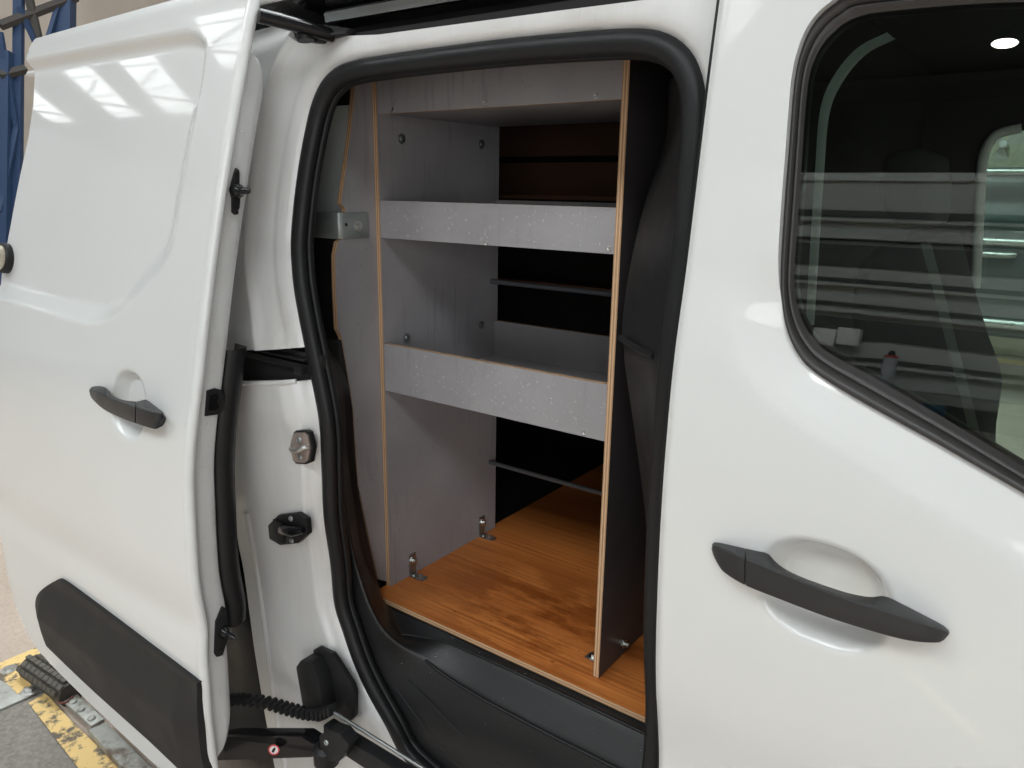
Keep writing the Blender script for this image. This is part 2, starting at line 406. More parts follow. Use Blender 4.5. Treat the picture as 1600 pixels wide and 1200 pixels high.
WI = crom([on_s(*p, yglass)[[0, 2]] for p in wi_px], 8, True)
WOr = resample(WO, .008, True)
HC = np.array([-.152, -.415]); HR = (.070, .062)
def handle_recess(x, z, c, r, depth, tilt=-.05):
    u = (x - c[0]) / r[0]; w = (z - c[1] - tilt * (x - c[0])) / r[1]
    q = (np.abs(u) ** 2.4 + np.abs(w) ** 2.4) ** (1 / 2.4)
    return depth * (1 - ss(.66, 1.0, q))
def yfront(x, z):
    x = np.asarray(x, float); z = np.asarray(z, float); p = np.stack([x, z], 1)
    d = pdist(p, WOr) * np.where(inside(p, WOr), -1, 1)
    y = yF(z) + .0
    low = ss(-.02, -.16, z) if False else 1 - ss(-.15, -.05, z)
    tb = np.clip(1 - d / .050, 0, 1.2); band = .022 * (tb + .06 * np.exp(-(d - .05) ** 2 / .0001)) * (.15 + .85 * low)
    rec = handle_recess(x, z, HC, HR, .034)
    crown = -.010 * (1 - ((x + .02) / .34) ** 2)
    roll = .006 * (1 - ss(0, .012, x - XE)) ** 2
    return y + band + rec + roll + crown * 0
fd_out = [(XE, .42), (XE, .2), (XE, 0), (XE, -.3), (XE, -.6), (XE, -.9), (XE, -1.15), (.45, -1.15), (.45, .42)]
FRONT = sheet('front_door', fd_out, [WO], .0055, yfront, .03, PAINT, VAN, [inset(resample(WO, .012, True), -.050), inset(resample(WO, .012, True), -.006)])
FRONT['label'] = 'white front door with window and black pull handle'
_sz = np.linspace(-1.1, .30, 60); tube('shut_line_strip', np.stack([np.full(60, XE - .003), yF(_sz) + .016, _sz], 1), .0045, RUBBER, FRONT, 8)  # black strip standing in for the shade in the door's shut gap
# window rubber: lofted ring with a raised outer bead and a flat inner lip
def ring_rows(A, B, fa, fb, prof):
    rows = []
    for s, dy in prof:
        q = A + (B - A) * s; ya = fa(q[:, 0], q[:, 1]) * (1 - s) + fb(q[:, 0], q[:, 1]) * s
        rows.append(np.stack([q[:, 0], ya + dy, q[:, 1]], 1))
    return rows
fa = lambda x, z: yF(z) + .020
prof = [(-.01, .012), (-.03, -.001), (.04, -.006), (.15, -.0075), (.30, -.006), (.42, -.003), (.455, -.0015), (.47, -.0005), (.50, -.003), (.56, -.0035), (.70, -.0005), (.85, .002), (.97, .004), (1.0, .008), (1.0, .015)]
grid('window_seal', ring_rows(WO, WI, fa, yglass, prof), TRIMSEAL, FRONT, True)
sheet('window_glass', WO + (WI - WO) * .8, [], .04, lambda x, z: yglass(x, z) + .002, .004, GLASS, FRONT)
for px in ((1216, 409, 1243, 410), (1452, 696, 1476, 650)):
    pass

# pull handles: front face and top facet meeting in a ridge, both ends running into the skin
def pull_handle(parent, top, ridge, bot, seam, cap_first, ysk, proud, grip, mtl):
    lo, hi = max(top[0][0], ridge[0][0], bot[0][0]), min(top[-1][0], ridge[-1][0], bot[-1][0])
    def at_(L, px): C = crom(L, 8); return float(np.interp(px, C[:, 0], C[:, 1]))
    def section(px):
        t = (px - lo) / (hi - lo); pt, pr, pb = at_(top, px), at_(ridge, px), at_(bot, px)
        pr = max(pr, pt + .6); pb = max(pb, pr + .8)
        q = on_s(px, pr, ysk); e = min(1, min(t, 1 - t) / .10) ** .5
        yf = q[1] - (.008 + proud * math.sin(math.pi * (.08 + .84 * t)) ** .75) * (.3 + .7 * e)
        g = float(ss(grip[0], grip[0] + .08, t) * (1 - ss(grip[1] - .10, grip[1], t)))
        yb = min(yf + .020 + .012 * (1 - g), q[1] + .001)
        R = on_y(px, pr, yf); B = on_y(px, pb, yf + .003); T_ = on_y(px, pt, yb); hgt = R[2] - B[2]
        bk = np.array((B[0], yf + .013, B[2] + .002))
        r1 = R + (T_ - R) * .10; r0 = R + (B - R) * .07; b1 = B + (R - B) * .08 + np.array((0, -.0012, 0))
        tb = T_ + np.array((0, .002, -.005))
        return [bk, B, b1, R * .5 + B * .5 + np.array((0, -.0012, 0)), r0 + np.array((0, -.0004, 0)), R * .5 + (r0 + r1) * .25 + np.array((0, .0006, -.0004)), r1, T_ - (T_ - R) * .06, T_ + np.array((0, 0, -.0006)), tb]
    def part(name, a, b):
        rows = [section(px) for px in np.linspace(a, b, 44)]; n = len(rows[0]); v = [p for r in rows for p in r]
        f = [(i * n + j, i * n + (j + 1) % n, (i + 1) * n + (j + 1) % n, (i + 1) * n + j) for i in range(43) for j in range(n)] + [list(range(n)), list(range(43 * n, 44 * n))]
        o = mk(name, v, f, mtl, parent); fixn(o); return smooth_by_angle(o, 40)
    part('handle_cap' if cap_first else 'handle', lo, seam - .8); part('handle' if cap_first else 'handle_cap', seam + .8, hi)
def tr(L, k, ox, oy): return [(ox + a / k, oy + b / k) for a, b in L]
HANDLE = mat('handle_plastic', (.021, .021, .022), .45, build=b_grain(1000, .0005, .36, .5))
pull_handle(FRONT,
    tr([(124, 190), (150, 178), (260, 200), (380, 226), (455, 243), (485, 275), (540, 325), (640, 378), (750, 420), (900, 470), (1000, 494), (1080, 503), (1150, 497), (1250, 540), (1400, 618), (1500, 672), (1534, 702)], 3.81, 1080, 800),
    tr([(124, 205), (150, 205), (330, 275), (600, 385), (900, 505), (1200, 600), (1400, 668), (1500, 704), (1534, 716)], 3.81, 1080, 800),
    tr([(124, 222), (136, 265), (160, 312), (200, 362), (320, 435), (500, 508), (800, 622), (1100, 716), (1300, 766), (1450, 778), (1500, 766), (1534, 728)], 3.81, 1080, 800),
    1080 + 322 / 3.81, True, skin, .030, (.22, .78), HANDLE)

# ---------------- door aperture and body side
def yJ(x, z): return yF(z) + .070
ap_px = [(640, 1200), (600, 1135), (560, 1060), (534, 990), (518, 930), (506, 830), (500, 740), (496, 660), (480, 575), (463, 490), (454, 430), (452, 370), (461, 280), (476, 195), (488, 152), (505, 122), (535, 101), (600, 88), (700, 74), (800, 62), (900, 53), (985, 48), (1035, 56), (1072, 85), (1091, 135), (1093, 200), (1088, 260)]
AP = [on_s(*p, yJ)[[0, 2]] for p in ap_px]
xr = AP[-1][0]
AP += [np.array([xr + .004, -.1]), np.array([xr + .006, -.4]), np.array([xr, -.8]), np.array([xr - .012, -1.02]), np.array([xr - .06, -1.13]), np.array([xr - .16, -1.165]), np.array([xr - .33, -1.165])]
AP = crom(AP, 6, True)
APr = resample(AP, .012, True)
def ybody(x, z):
    x = np.asarray(x, float); z = np.asarray(z, float); p = np.stack([x, z], 1)
    u = pdist(p, APr) * np.where(inside(p, APr), -1, 1)
    left = ss(-1.00, -1.08, x); up_ = ss(-.36, -.24, z)
    plain = np.interp(u, [0, .004, .010, .018, .03], [.086, .080, .072, .068, .067])
    pil = np.interp(u, [0, .004, .010, .018, .028, .032, .038, .074, .082, .088, .096, .101, .108, .2], [.086, .080, .072, .068, .066, .0655, .067, .057, .053, .045, .043, .048, .064, .07])
    low = np.interp(u, [0, .004, .010, .018, .024, .032, .2], [.086, .080, .072, .068, .066, .055, .040])
    y = yF(z) + plain * (1 - left) + left * (pil * up_ + low * (1 - up_))
    y -= .010 * ss(-.20, -.31, z) * ss(-.48, -.40, z) * left * ss(.03, .06, u)
    return y
# outline of the white body side (rear lower corner cut away at the wheel arch)
bo = [(xr + .040, .30)]
bo = [(-.325, .224), (-.60, .228), (-.93, .231)]
for q in ((498, 58), (496, 66), (476, 68), (471, 60), (468, 42), (440, 20)): bo.append(tuple(on_s(*q, yJ)[[0, 2]]))
bo += [(-1.13, .275), (-1.45, .26), (-1.45, -.42)]
for q in ((352, 650), (372, 760), (392, 850), (404, 920), (414, 1000), (428, 1090), (440, 1160), (452, 1220), (480, 1290)): bo.append(tuple(on_s(*q, yJ)[[0, 2]]))
bo += [(-.95, -1.30), (-.325, -1.30)]
slot = [on_s(*q, lambda x, z: yF(z) + .03)[[0, 2]] for q in ((330, 549), (372, 549), (452, 549), (457, 553), (466, 592), (463, 601), (372, 603), (330, 603))]
BODY = sheet('body_side', bo, [inset(APr, .010), slot], .006, ybody, .012, JAMB, VAN, [inset(APr, -q) for q in (.004, .010, .014, .018, .024, .028, .032, .038, .044, .068, .074, .082, .088, .092, .096, .101, .108)])
# rubber seal round the opening
sp = inset(APr, .012); ys = yJ(0, sp[:, 1]) + .012
SEAL = tube('aperture_seal', np.stack([sp[:, 0], ys, sp[:, 1]], 1), .0165, RUBBER, VAN, 14, True, ry=.013)
sp2 = inset(APr, .026)
tube('seal_lip', np.stack([sp2[:, 0], yJ(0, sp2[:, 1]) + .026, sp2[:, 1]], 1), .005, RUBBER, SEAL, 10, True, ry=.007)

# mid rail slot behind the pillar
s0 = on_s(330, 549, lambda x, z: yF(z) + .03); s1 = on_s(466, 602, lambda x, z: yF(z) + .03)
box('mid_rail_recess', (s0[0] - .05, s1[1] + .05, s1[2] - .035), (s1[0] + .004, s1[1] + .06, s0[2] + .02), DARK, VAN)
box('mid_rail', (s0[0] - .05, s1[1] + .038, s1[2] + .014), (s1[0] - .012, s1[1] + .049, s1[2] + .026), BLACK, VAN, .001)
box('mid_rail', (s0[0] - .05, s1[1] + .030, s1[2] + .034), (s1[0] - .02, s1[1] + .05, s1[2] + .037), BLACK, VAN, .001)
box('rail_stop', (s1[0] - .034, s1[1] + .018, s1[2] + .011), (s1[0] - .014, s1[1] + .032, s1[2] + .025), BLACK, VAN, .002)
tube('mid_rail_lip', [on_s(330, 599, ybody), on_s(380, 599, ybody), on_s(440, 598, ybody), on_s(463, 596, ybody)], .005, JAMB, VAN, 8)
# rear body panel seen in the gap behind the open door
sheet('quarter_panel', [(-2.08, .25), (-1.195, .25), (-1.215, -.05), (-1.23, -.25), (-1.262, -.25), (-2.08, -.25)], [], .03, lambda x, z: yF(z) + .085, .01, CAVITY, VAN)
box('fuel_flap_stop', tuple(on_y(358, 480, .866)), tuple(on_y(372, 422, .872) ), BLACK, VAN)

tube('arch_flange', crom([on_s(*q, ybody) for q in ((386, 800), (400, 880), (412, 960), (424, 1050), (437, 1140), (447, 1200))], 5), .007, JAMB, VAN, 8)
# striker, receiver and stop on the pillar
def flatpoly(name, px, f, dz, thick, m, parent, bw=.0015):
    P = [on_s(*q, f) for q in px]; P = [p + np.array([0, dz, 0]) for p in P]
    return prism(name, P, (0, thick, 0), m, parent, bw)
yP = lambda x, z: yF(z) + .050
yPl = lambda x, z: yF(z) + np.where(np.asarray(z) > -.56, .054, np.where(np.asarray(z) > -.75, .046, .044))
def ypl(px, py): return on_s(px, py, yPl)
g = flatpoly('striker_gasket', [(459, 676), (464, 672), (480, 672), (485, 675), (491, 699), (487, 722), (480, 725), (464, 724), (459, 718), (455, 698)], yPl, -.003, .010, BLACK, VAN)
STR = flatpoly('striker_plate', [(461, 679), (465, 675), (479, 675), (484, 679), (488, 699), (485, 718), (479, 722), (465, 721), (461, 716), (458, 698)], yPl, -.0065, .006, COPPER, VAN)
for q in ((472, 686), (473, 713)): bolt('bolt', ypl(*q) + (0, -.0065, 0), (0, -1, .1), .0065, .003, STR, STEELD, True)
a = ypl(461, 699); b = ypl(486, 698); 
lp = [a + (.004, -.006, 0), a + (.004, -.012, .001), a * .7 + b * .3 + np.array((.004, -.017, -.002)), a * .3 + b * .7 + np.array((0, -.017, -.002)), b + (-.004, -.012, .001), b + (0, -.006, 0)]
tube('striker_loop', crom(lp, 5), .005, STEEL, STR, 10)
REC = flatpoly('receiver_plate', [(421, 820), (437, 804), (466, 801), (481, 810), (483, 834), (468, 848), (440, 851), (423, 841)], yPl, -.004, .012, BLACK, VAN)
c = ypl(456, 826); cc = ypl(481, 826)
tube('receiver_socket', [c + (-.012, -.012, 0), c + (-.01, -.013, 0), c * .5 + cc * .5 + np.array((0, -.014, 0)), cc + (-.002, -.009, 0)], [.010, .012, .011, .006], GLOSS, REC, 14)
box('receiver_mouth', tuple(ypl(441, 838) + (0, -.020, 0)), tuple(ypl(447, 815) + (0, -.002, 0)), BLACK, REC, .001)
for q in ((458, 809), (459, 843)): bolt('bolt', ypl(*q) + (0, -.005, 0), (0, -1, .1), .006, .003, REC, STEELD, True)
STOP = flatpoly('stop_bracket', [(492, 1014), (500, 1010), (522, 1020), (553, 1068), (557, 1080), (557, 1118), (550, 1126), (540, 1122), (500, 1104)], yPl, -.006, .012, BLACK, VAN, .003)
flatpoly('stop_block', [(485, 1028), (492, 1018), (508, 1021), (521, 1048), (531, 1110), (520, 1114), (498, 1106)], yPl, -.040, .04, BLACK, STOP, .007)
q = ypl(543, 1096); bolt('bolt', q + (0, -.006, 0), (0, -1, 0), .010, .003, STOP, BLACK, True)
# lower rail with guide wire, drag chain and support arm
ra = on_y(512, 1122, .835); rb = on_y(640, 1207, .835); rz = (ra[2] + rb[2]) / 2
RAIL = box('lower_rail', (ra[0], .822, rz - .045), (-.33, .85, rz - .003), BLACK, VAN, .004)
tube('guide_wire', [on_y(520, 1112, .835), on_y(665, 1203, .835), on_y(900, 1330, .835)], .0035, STEELD, RAIL, 8)
pc = crom([on_y(340, 1096, .70), on_y(378, 1092, .76), on_y(420, 1098, .80), on_y(462, 1110, .82), on_y(492, 1115, .83), on_y(520, 1108, .835)], 5)
CH = tube('drag_chain', pc, .0095, BLACK, VAN, 4, ry=.009)
for i, p in enumerate(resample(pc, .0135)):
    if i % 1 == 0: box('chain_link', tuple(p + (-.0042, -.013, -.0095)), tuple(p + (.0042, .009, .0105)), BLACK, CH, .0015)
ARM = prism('support_arm', [on_y(300, 1160, .70), on_y(352, 1151, .72), on_y(470, 1151, .80), on_y(488, 1163, .81), on_y(505, 1165, .815), on_y(505, 1180, .815), on_y(485, 1184, .81), on_y(352, 1188, .72), on_y(300, 1192, .70)], (0, .035, .0), GLOSS, VAN, .005)
flatpoly_p = [on_y(330, 1185, .70), on_y(350, 1183, .715), on_y(480, 1178, .805), on_y(482, 1190, .805), on_y(350, 1200, .715), on_y(330, 1205, .70)]
PV = lathe('arm_pivot', on_y(510, 1176, .815), (0, 0, 1), [(-.028, .020), (-.02, .026), (.012, .026), (.02, .018)], BLACK, VAN, 18)
prism('pivot_yoke', [on_y(498, 1150, .80), on_y(512, 1140, .80), on_y(530, 1146, .80), on_y(545, 1165, .80), on_y(530, 1190, .80), on_y(500, 1192, .80)], (0, .03, 0), BLACK, PV, .004)
bolt('bolt', on_y(510, 1160, .80), (0, -1, .4), .006, .003, PV, STEELD, True)
ct = on_y(429, 1170, .7655); stv = nz((.1, -.8, .35))
# warning sticker: white disc, red ring and bar
ux = nz(on_y(480, 1166, .803) - on_y(350, 1170, .72)); uz = np.array((0, 0, 1.)); un = nz(np.cross(ux, uz)); un = un if un[1] < 0 else -un
def disc(name, c, r0, r1, m, parent, lift, k=28):
    v = []; f = []
    for j in range(k):
        th = 2 * math.pi * j / k; e = math.cos(th) * ux + math.sin(th) * uz
        v += [c + un * lift + e * r0, c + un * lift + e * r1]
    for j in range(k): f.append((2 * j, 2 * j + 1, (2 * ((j + 1) % k)) + 1, 2 * ((j + 1) % k)))
    return mk(name, v, f, m, parent)
disc('sticker', ct, .0001, .0125, WHITEP, ARM, .003); disc('sticker_ring', ct, .0095, .0125, RED, ARM, .0034)
bb = nz(ux * .6 + uz); pp_ = nz(np.cross(bb, un))
mk('sticker_symbol', [ct + un * .0036 + bb * s * .007 + pp_ * w * .0022 for s, w in ((-1, -1), (-1, 1), (.2, 1.3), (1, .6), (1, -.6), (.1, -1.3))], [range(6)], GLOSS, ARM)

# top rail channel above the opening
ch_prof = [(.070, .222), (.115, .224), (.125, .232), (.125, .262), (.110, .270), (.118, .284), (.118, .300), (.085, .306), (.080, .318), (.060, .330), (.035, .345), (.02, .40)]
def along(name, prof, x0, x1, m, parent, base=lambda z: yF(z)):
    rows = [[(x, base(.23) + dy, z) for dy, z in prof] for x in np.linspace(x0, x1, 12)]
    o = grid(name, rows, m, parent); return smooth_by_angle(o, 30)
along('top_rail_channel', ch_prof[:5], -1.075, -.33, BLACK, VAN)
along('top_rail', [(.070, .262), (.068, .276), (.075, .281), (.110, .282)], -1.055, -.33, STEELD, VAN)
along('roof_gutter', [(.110, .283), (.070, .285), (.045, .289), (.034, .294), (.034, .299)], -1.095, -.33, GLOSS, VAN)
grid('roof_side', [[(x, yF(.23) + dy, z - .055 * ss(-1.15, -1.6, x)) for dy, z in ((.034, .296), (.026, .302), (.030, .309), (.06, .318), (.3, .335), (1.5, .34))] for x in np.linspace(-2.08, -.33, 24)], JAMB, VAN)
ARMT = tube('upper_arm', [on_y(405, 24, .80), on_y(440, 33, .83), on_y(492, 47, .872), on_y(520, 55, .90)], .0115, GLOSS, VAN, 12, ry=.0135)
tube('upper_arm_roller', [on_y(474, 36, .865), on_y(478, 64, .865)], .014, BLACK, ARMT, 12)
prism('upper_arm_bracket', [on_y(478, 34, .88), on_y(545, 44, .90), on_y(540, 54, .90), on_y(500, 58, .88), on_y(494, 66, .88), on_y(480, 66, .88)], (0, .02, 0), BLACK, ARMT, .002)
flatpoly('frame_plug', [(456, 40), (463, 36), (468, 44), (467, 53), (462, 56), (458, 50)], ybody, -.001, .004, BLACK, VAN, .0008)

# ---------------- open sliding door
def xhem(z): return np.interp(z, [-.5, .30], [-1.165, -1.10])
hs = []
for q in ((388, 0), (365, 100), (350, 200), (334, 300), (316, 450), (299, 590), (287, 700), (286, 780), (293, 900), (300, 945), (308, 985), (307, 1020), (311, 1070), (314, 1120), (319, 1160), (324, 1200)):
    z = -.2
    for _ in range(12): z = on_x(*q, float(xhem(z)))[2]
    hs.append(on_x(*q, float(xhem(z))))
_hz = np.array([p[2] for p in hs]); _hy = np.array([p[1] for p in hs]); _k = _hz > -.40
_q = np.polyfit(_hz[_k], _hy[_k], 2); _yt = table(_hz, _hy, .012)
def yS0(z):
    z = np.asarray(z, float); w = ss(-.38, -.22, z); return _yt(z) * (1 - w) + np.polyval(_q, z) * w
def ysk(x, z): return yS0(z)
rec_px = [(-60, 112), (37, 93), (120, 77), (200, 62), (270, 50), (300, 49), (318, 62), (320, 85), (313, 140), (298, 225), (284, 300), (272, 372), (256, 416), (220, 458), (180, 494), (148, 506), (110, 499), (0, 467), (-60, 452)]
RC = crom([on_s(*q, ysk)[[0, 2]] for q in rec_px], 6, True)
zt = on_s(250, 4, ysk)[2]
RCq = resample(RC, .01, True)
DH = on_s(199, 632, ysk)[[0, 2]]; DR = (.062, .064)
def ydoor(x, z):
    x = np.asarray(x, float); z = np.asarray(z, float); p = np.stack([x, z], 1)
    d = pdist(p, RCq) * np.where(inside(p, RCq), 1, -1)
    wlow = 1 - ss(-.26, -.12, z); wtop = ss(.10, .15, z)
    k_ = np.maximum(wlow, wtop); wd = .050 * (1 - k_) + k_ * (.030 * wlow + .022 * wtop) / np.maximum(wlow + wtop, 1e-6)
    t_ = np.clip(d / wd, 0, 1); r = .022 * (.8 * t_ + .2 * ss(0, 1, t_))
    rim = .010 * (1 - ss(0, .018, .262 - z + .0 * x)) * (x > -9)
    roll = .014 * np.clip((z - (zt - .022 + .004 * (x + 1.45))) / .03, 0, 1) ** 2
    return yS0(z) + r + roll + handle_recess(x, z, DH, DR, .024, 0.0)
zt = on_s(250, 4, ysk)[2]; ztl = on_s(54, 60, ysk)
rear = [on_s(*q, ysk)[[0, 2]] for q in ((54, 60), (45, 76), (38, 100), (35, 160), (27, 215), (14, 275), (0, 350), (-14, 430), (-24, 540), (-22, 680), (-10, 790))]
low = [on_s(*q, ysk)[[0, 2]] for q in ((0, 835), (10, 890), (24, 945), (40, 985), (60, 1017), (90, 1049), (150, 1108), (237, 1190))]
dout = [(p[0], p[2]) for p in hs]
top = [(float(xhem(.30)), zt + .012), (-1.2, zt + .008), (-1.45, zt)]
zb = low[-1][1]
outl = [tuple(q) for q in top] + [tuple(q) for q in rear] + [tuple(q) for q in low] + [(-1.30, zb - .004), (-1.19, zb - .008), (-1.165, zb + .01)]
hem_pts = sorted(dout, key=lambda p: p[1])
outl += [p for p in hem_pts if zb + .02 < p[1] < zt - .01]
RCr = RCq
DOOR = sheet('sliding_door', outl, [], .0065, ydoor, .010, PAINT, VAN, [RCr] + [inset(RCr, q) for q in (.006, .012, .018, .024, .030, .040, .050)])
DOOR['label'] = 'open white sliding door with blanked window and black lower moulding'
# folded front edge, inner return and weatherstrip
zs = np.linspace(zb + .004, zt + .01, 120); xs = xhem(zs); y0 = yS0(zs)
def edge_rows(offs): return [np.stack([xs + dx, y0 + dy, zs], 1) for dx, dy in offs]
HEM = grid('door_hem', edge_rows([(-.002, .0005), (.004, -.0005), (.0095, .001), (.0145, .006), (.0155, .012), (.011, .0165), (.004, .018)]), PAINT, DOOR)
zi = np.linspace(zb + .11, zt - .10, 110)
def inner_rows(offs):
    e = ss(0, .10, zi - zi[0]) * ss(0, .06, zi[-1] - zi); sag = (1 - np.sqrt(np.clip(1 - (1 - np.clip((zi - zi[0]) / .11, 0, 1)) ** 2, 0, 1)))
    top_ = (1 - np.sqrt(np.clip(1 - (1 - np.clip((zi[-1] - zi) / .07, 0, 1)) ** 2, 0, 1)))
    k = 1 - .9 * np.maximum(sag, top_)
    return [np.stack([xhem(zi) + dx, yS0(zi) + .012 + (dy - .012) * k, zi], 1) for dx, dy in offs]
INNER = grid('door_inner_panel', inner_rows([(.000, .012), (.001, .030), (.001, .050), (-.001, .060), (-.008, .066), (-.03, .068)]), PAINT, DOOR)
wz = np.linspace(on_s(360, 1060, ysk)[2] + .02, -.28, 70)
wrow = [np.stack([xhem(wz) + dx, yS0(wz) + dy, wz], 1) for dx, dy in ((-.03, .060), (-.012, .066), (.000, .078), (.000, .096), (-.008, .108), (-.05, .112))]
grid('door_weatherstrip', wrow, RUBBER, DOOR)
# lower moulding
def ymould(x, z): return yS0(z)
mo_px = [(62, 935), (72, 918), (86, 908), (98, 909), (150, 947), (220, 1000), (300, 1061), (308, 1071), (310, 1100), (314, 1140), (318, 1180), (323, 1215), (296, 1203), (240, 1150), (160, 1078), (100, 1020), (72, 990), (62, 968)]
MO = crom([on_s(*q, lambda x, z: yS0(z) - .008)[[0, 2]] for q in mo_px], 6, True)
def ymo(x, z):
    p = np.stack([np.asarray(x, float), np.asarray(z, float)], 1); d = 0
    zz = np.asarray(z, float); up = MO[:, 1].max()
    ztop = np.interp(x, [-2.0, -1.17], [on_s(86, 908, ysk)[2], on_s(303, 1062, ysk)[2]])
    t = (ztop - zz)
    endr = np.clip(np.minimum(x - MO[:, 0].min(), MO[:, 0].max() - x) / .06, 0, 1)
    bulge = np.where(t < .085, .024 * np.clip(t / .085, 0, 1), .024 - .10 * (t - .085)) * (.15 + .85 * endr)
    return yS0(zz) - .009 - bulge
MOULDING = sheet('door_moulding', MO, [], .006, ymo, .022, MOULD, DOOR)
# door handle
pull_handle(DOOR,
    tr([(561, 30), (575, 16), (610, 11), (650, 16), (678, 35), (692, 64), (740, 90), (800, 103), (860, 106), (912, 96), (960, 128), (1016, 172)], 4, 0, 600),
    tr([(561, 36), (600, 50), (640, 66), (700, 93), (780, 122), (860, 143), (920, 160), (1016, 188)], 4, 0, 600),
    tr([(561, 44), (568, 72), (585, 102), (640, 152), (700, 186), (780, 221), (850, 246), (960, 280), (990, 268), (1016, 205)], 4, 0, 600),
    850 / 4, False, ysk, .032, (.14, .74), HANDLE)
# locating pins and latch mouth on the door edge
def on_edge(px, py, dx=.001):
    z = -.2
    for _ in range(12): p = on_x(px, py, float(xhem(z)) + dx); z = p[2]
    return p
def pin(pc_, rows):
    base = [on_edge(*q) + np.array((.001, 0, 0)) for q in rows]
    o = prism('locating_pin_plate', base, (.006, 0, 0), BLACK, DOOR, .0015)
    c = on_edge(*pc_) + np.array((.006, 0, 0))
    lathe('locating_pin', c, (1, -.05, .02), [(0, .013), (.008, .011), (.012, .007), (.014, .0055), (.034, .0055), (.038, .003), (.040, .001)], GLOSS, DOOR, 16)
    return o
pin((366, 298), [(366, 262), (371, 268), (371, 290), (373, 300), (371, 325), (365, 336), (360, 332), (360, 310), (357, 298), (361, 280)])
pin((347, 985), [(345, 946), (352, 950), (353, 968), (357, 980), (352, 1000), (345, 1022), (336, 1025), (333, 1020), (334, 990), (335, 970)])
for q in ((366, 268), (365, 331), (346, 956), (341, 1017)): bolt('bolt', on_edge(*q) + np.array((.007, 0, 0)), (1, 0, 0), .0045, .002, DOOR, BLACK, True)
LM = prism('latch_plate', [on_edge(*q) for q in ((322, 610), (334, 606), (343, 608), (348, 618), (347, 640), (340, 647), (319, 650))], (.004, 0, 0), BLACK, DOOR, .001)
prism('latch_mouth', [on_edge(*q, .006) for q in ((328, 618), (338, 615), (341, 622), (338, 627), (341, 636), (336, 641), (326, 641))], (.002, 0, 0), GLOSS, DOOR)
# round deadlock on the rear part of the door
dl = on_s(12, 404, ydoor)
DL = lathe('deadlock', dl, (0, -1, .2), [(-.01, .034), (.012, .034), (.015, .031)], BLACK, DOOR, 32)
lathe('deadlock_face', dl + np.array((0, -.010, .002)), (0, -1, .2), [(0, .028), (.022, .028), (.026, .024), (.026, .012)], mat('brassy_steel', (.55, .50, .40), .35, .85), DOOR, 32)

# ---------------- inner linings
def loft(name, stations, m, parent, n=8, smooth=None):
    def lin(s):
        out = []
        for a, b in zip(s[:-1], s[1:]):
            for k in range(n): out.append(a + (b - a) * (.04 + .92 * k / (n - 1)))
        return np.array([s[0]] + out + [s[-1]])
    rows = [(lin(s) if smooth else crom(s, n)) for s in stations]; cols = np.array(rows); out = np.array([crom(cols[:, j], 6) for j in range(cols.shape[1])]).transpose(1, 0, 2)
    o = grid(name, out, m, parent); return o
def st(*a): return [on_y(px, py, y) for px, py, y in a]
SILL = loft('sill_trim', [
    st((478, 500, .93), (488, 515, .92), (496, 522, .94), (503, 528, .95)),
    st((500, 600, .93), (520, 600, .94), (535, 600, .98), (544, 600, 1.0)),
    st((508, 700, .93), (529, 700, .94), (542, 700, .99), (551, 700, 1.01)),
    st((515, 800, .93), (540, 800, .94), (556, 800, 1.0), (566, 800, 1.02)),
    st((534, 905, .945), (562, 900, .95), (580, 900, 1.02), (590, 908, 1.04)),
    st((562, 990, .945), (600, 985, .95), (628, 992, 1.01), (610, 950, 1.05)),
    st((600, 1085, .89), (650, 1050, .95), (675, 1038, 1.0), (696, 1007, 1.035), (680, 982, 1.045)) if False else st((602, 1085, .945), (675, 1040, .995), (700, 1004, 1.035), (682, 982, 1.048)),
    st((680, 1205, .945), (800, 1117, .995), (800, 1049, 1.035), (792, 1036, 1.048)),
    st((790, 1300, .945), (942, 1190, .995), (930, 1110, 1.035), (920, 1096, 1.048)),
    st((900, 1370, .945), (1060, 1250, .995), (1060, 1172, 1.035), (1060, 1163, 1.048))], WET, VAN, 8, True)
for f0 in (.22, .50):
    A = [on_y(602, 1085, .945), on_y(680, 1205, .945), on_y(790, 1300, .945), on_y(900, 1370, .945)]; B = [on_y(675, 1040, .995), on_y(800, 1117, .995), on_y(942, 1190, .995), on_y(1060, 1250, .995)]
    tube('tread_rib', crom([a * (1 - f0) + b * f0 for a, b in zip(A, B)], 5), .0016, BLACK, SILL, 6)
tube('sill_bead', crom(st((628, 993, 1.008), (675, 1040, .993), (735, 1081, .993), (800, 1117, .993), (870, 1154, .993), (942, 1190, .993), (1060, 1250, .993)), 5), .0035, BLACK, SILL, 8)
tube('sill_bead', crom(st((629, 991, 1.01), (662, 996, 1.025), (700, 1004, 1.033), (800, 1048, 1.033), (930, 1109, 1.033), (1060, 1171, 1.033)), 5), .003, BLACK, SILL, 8)
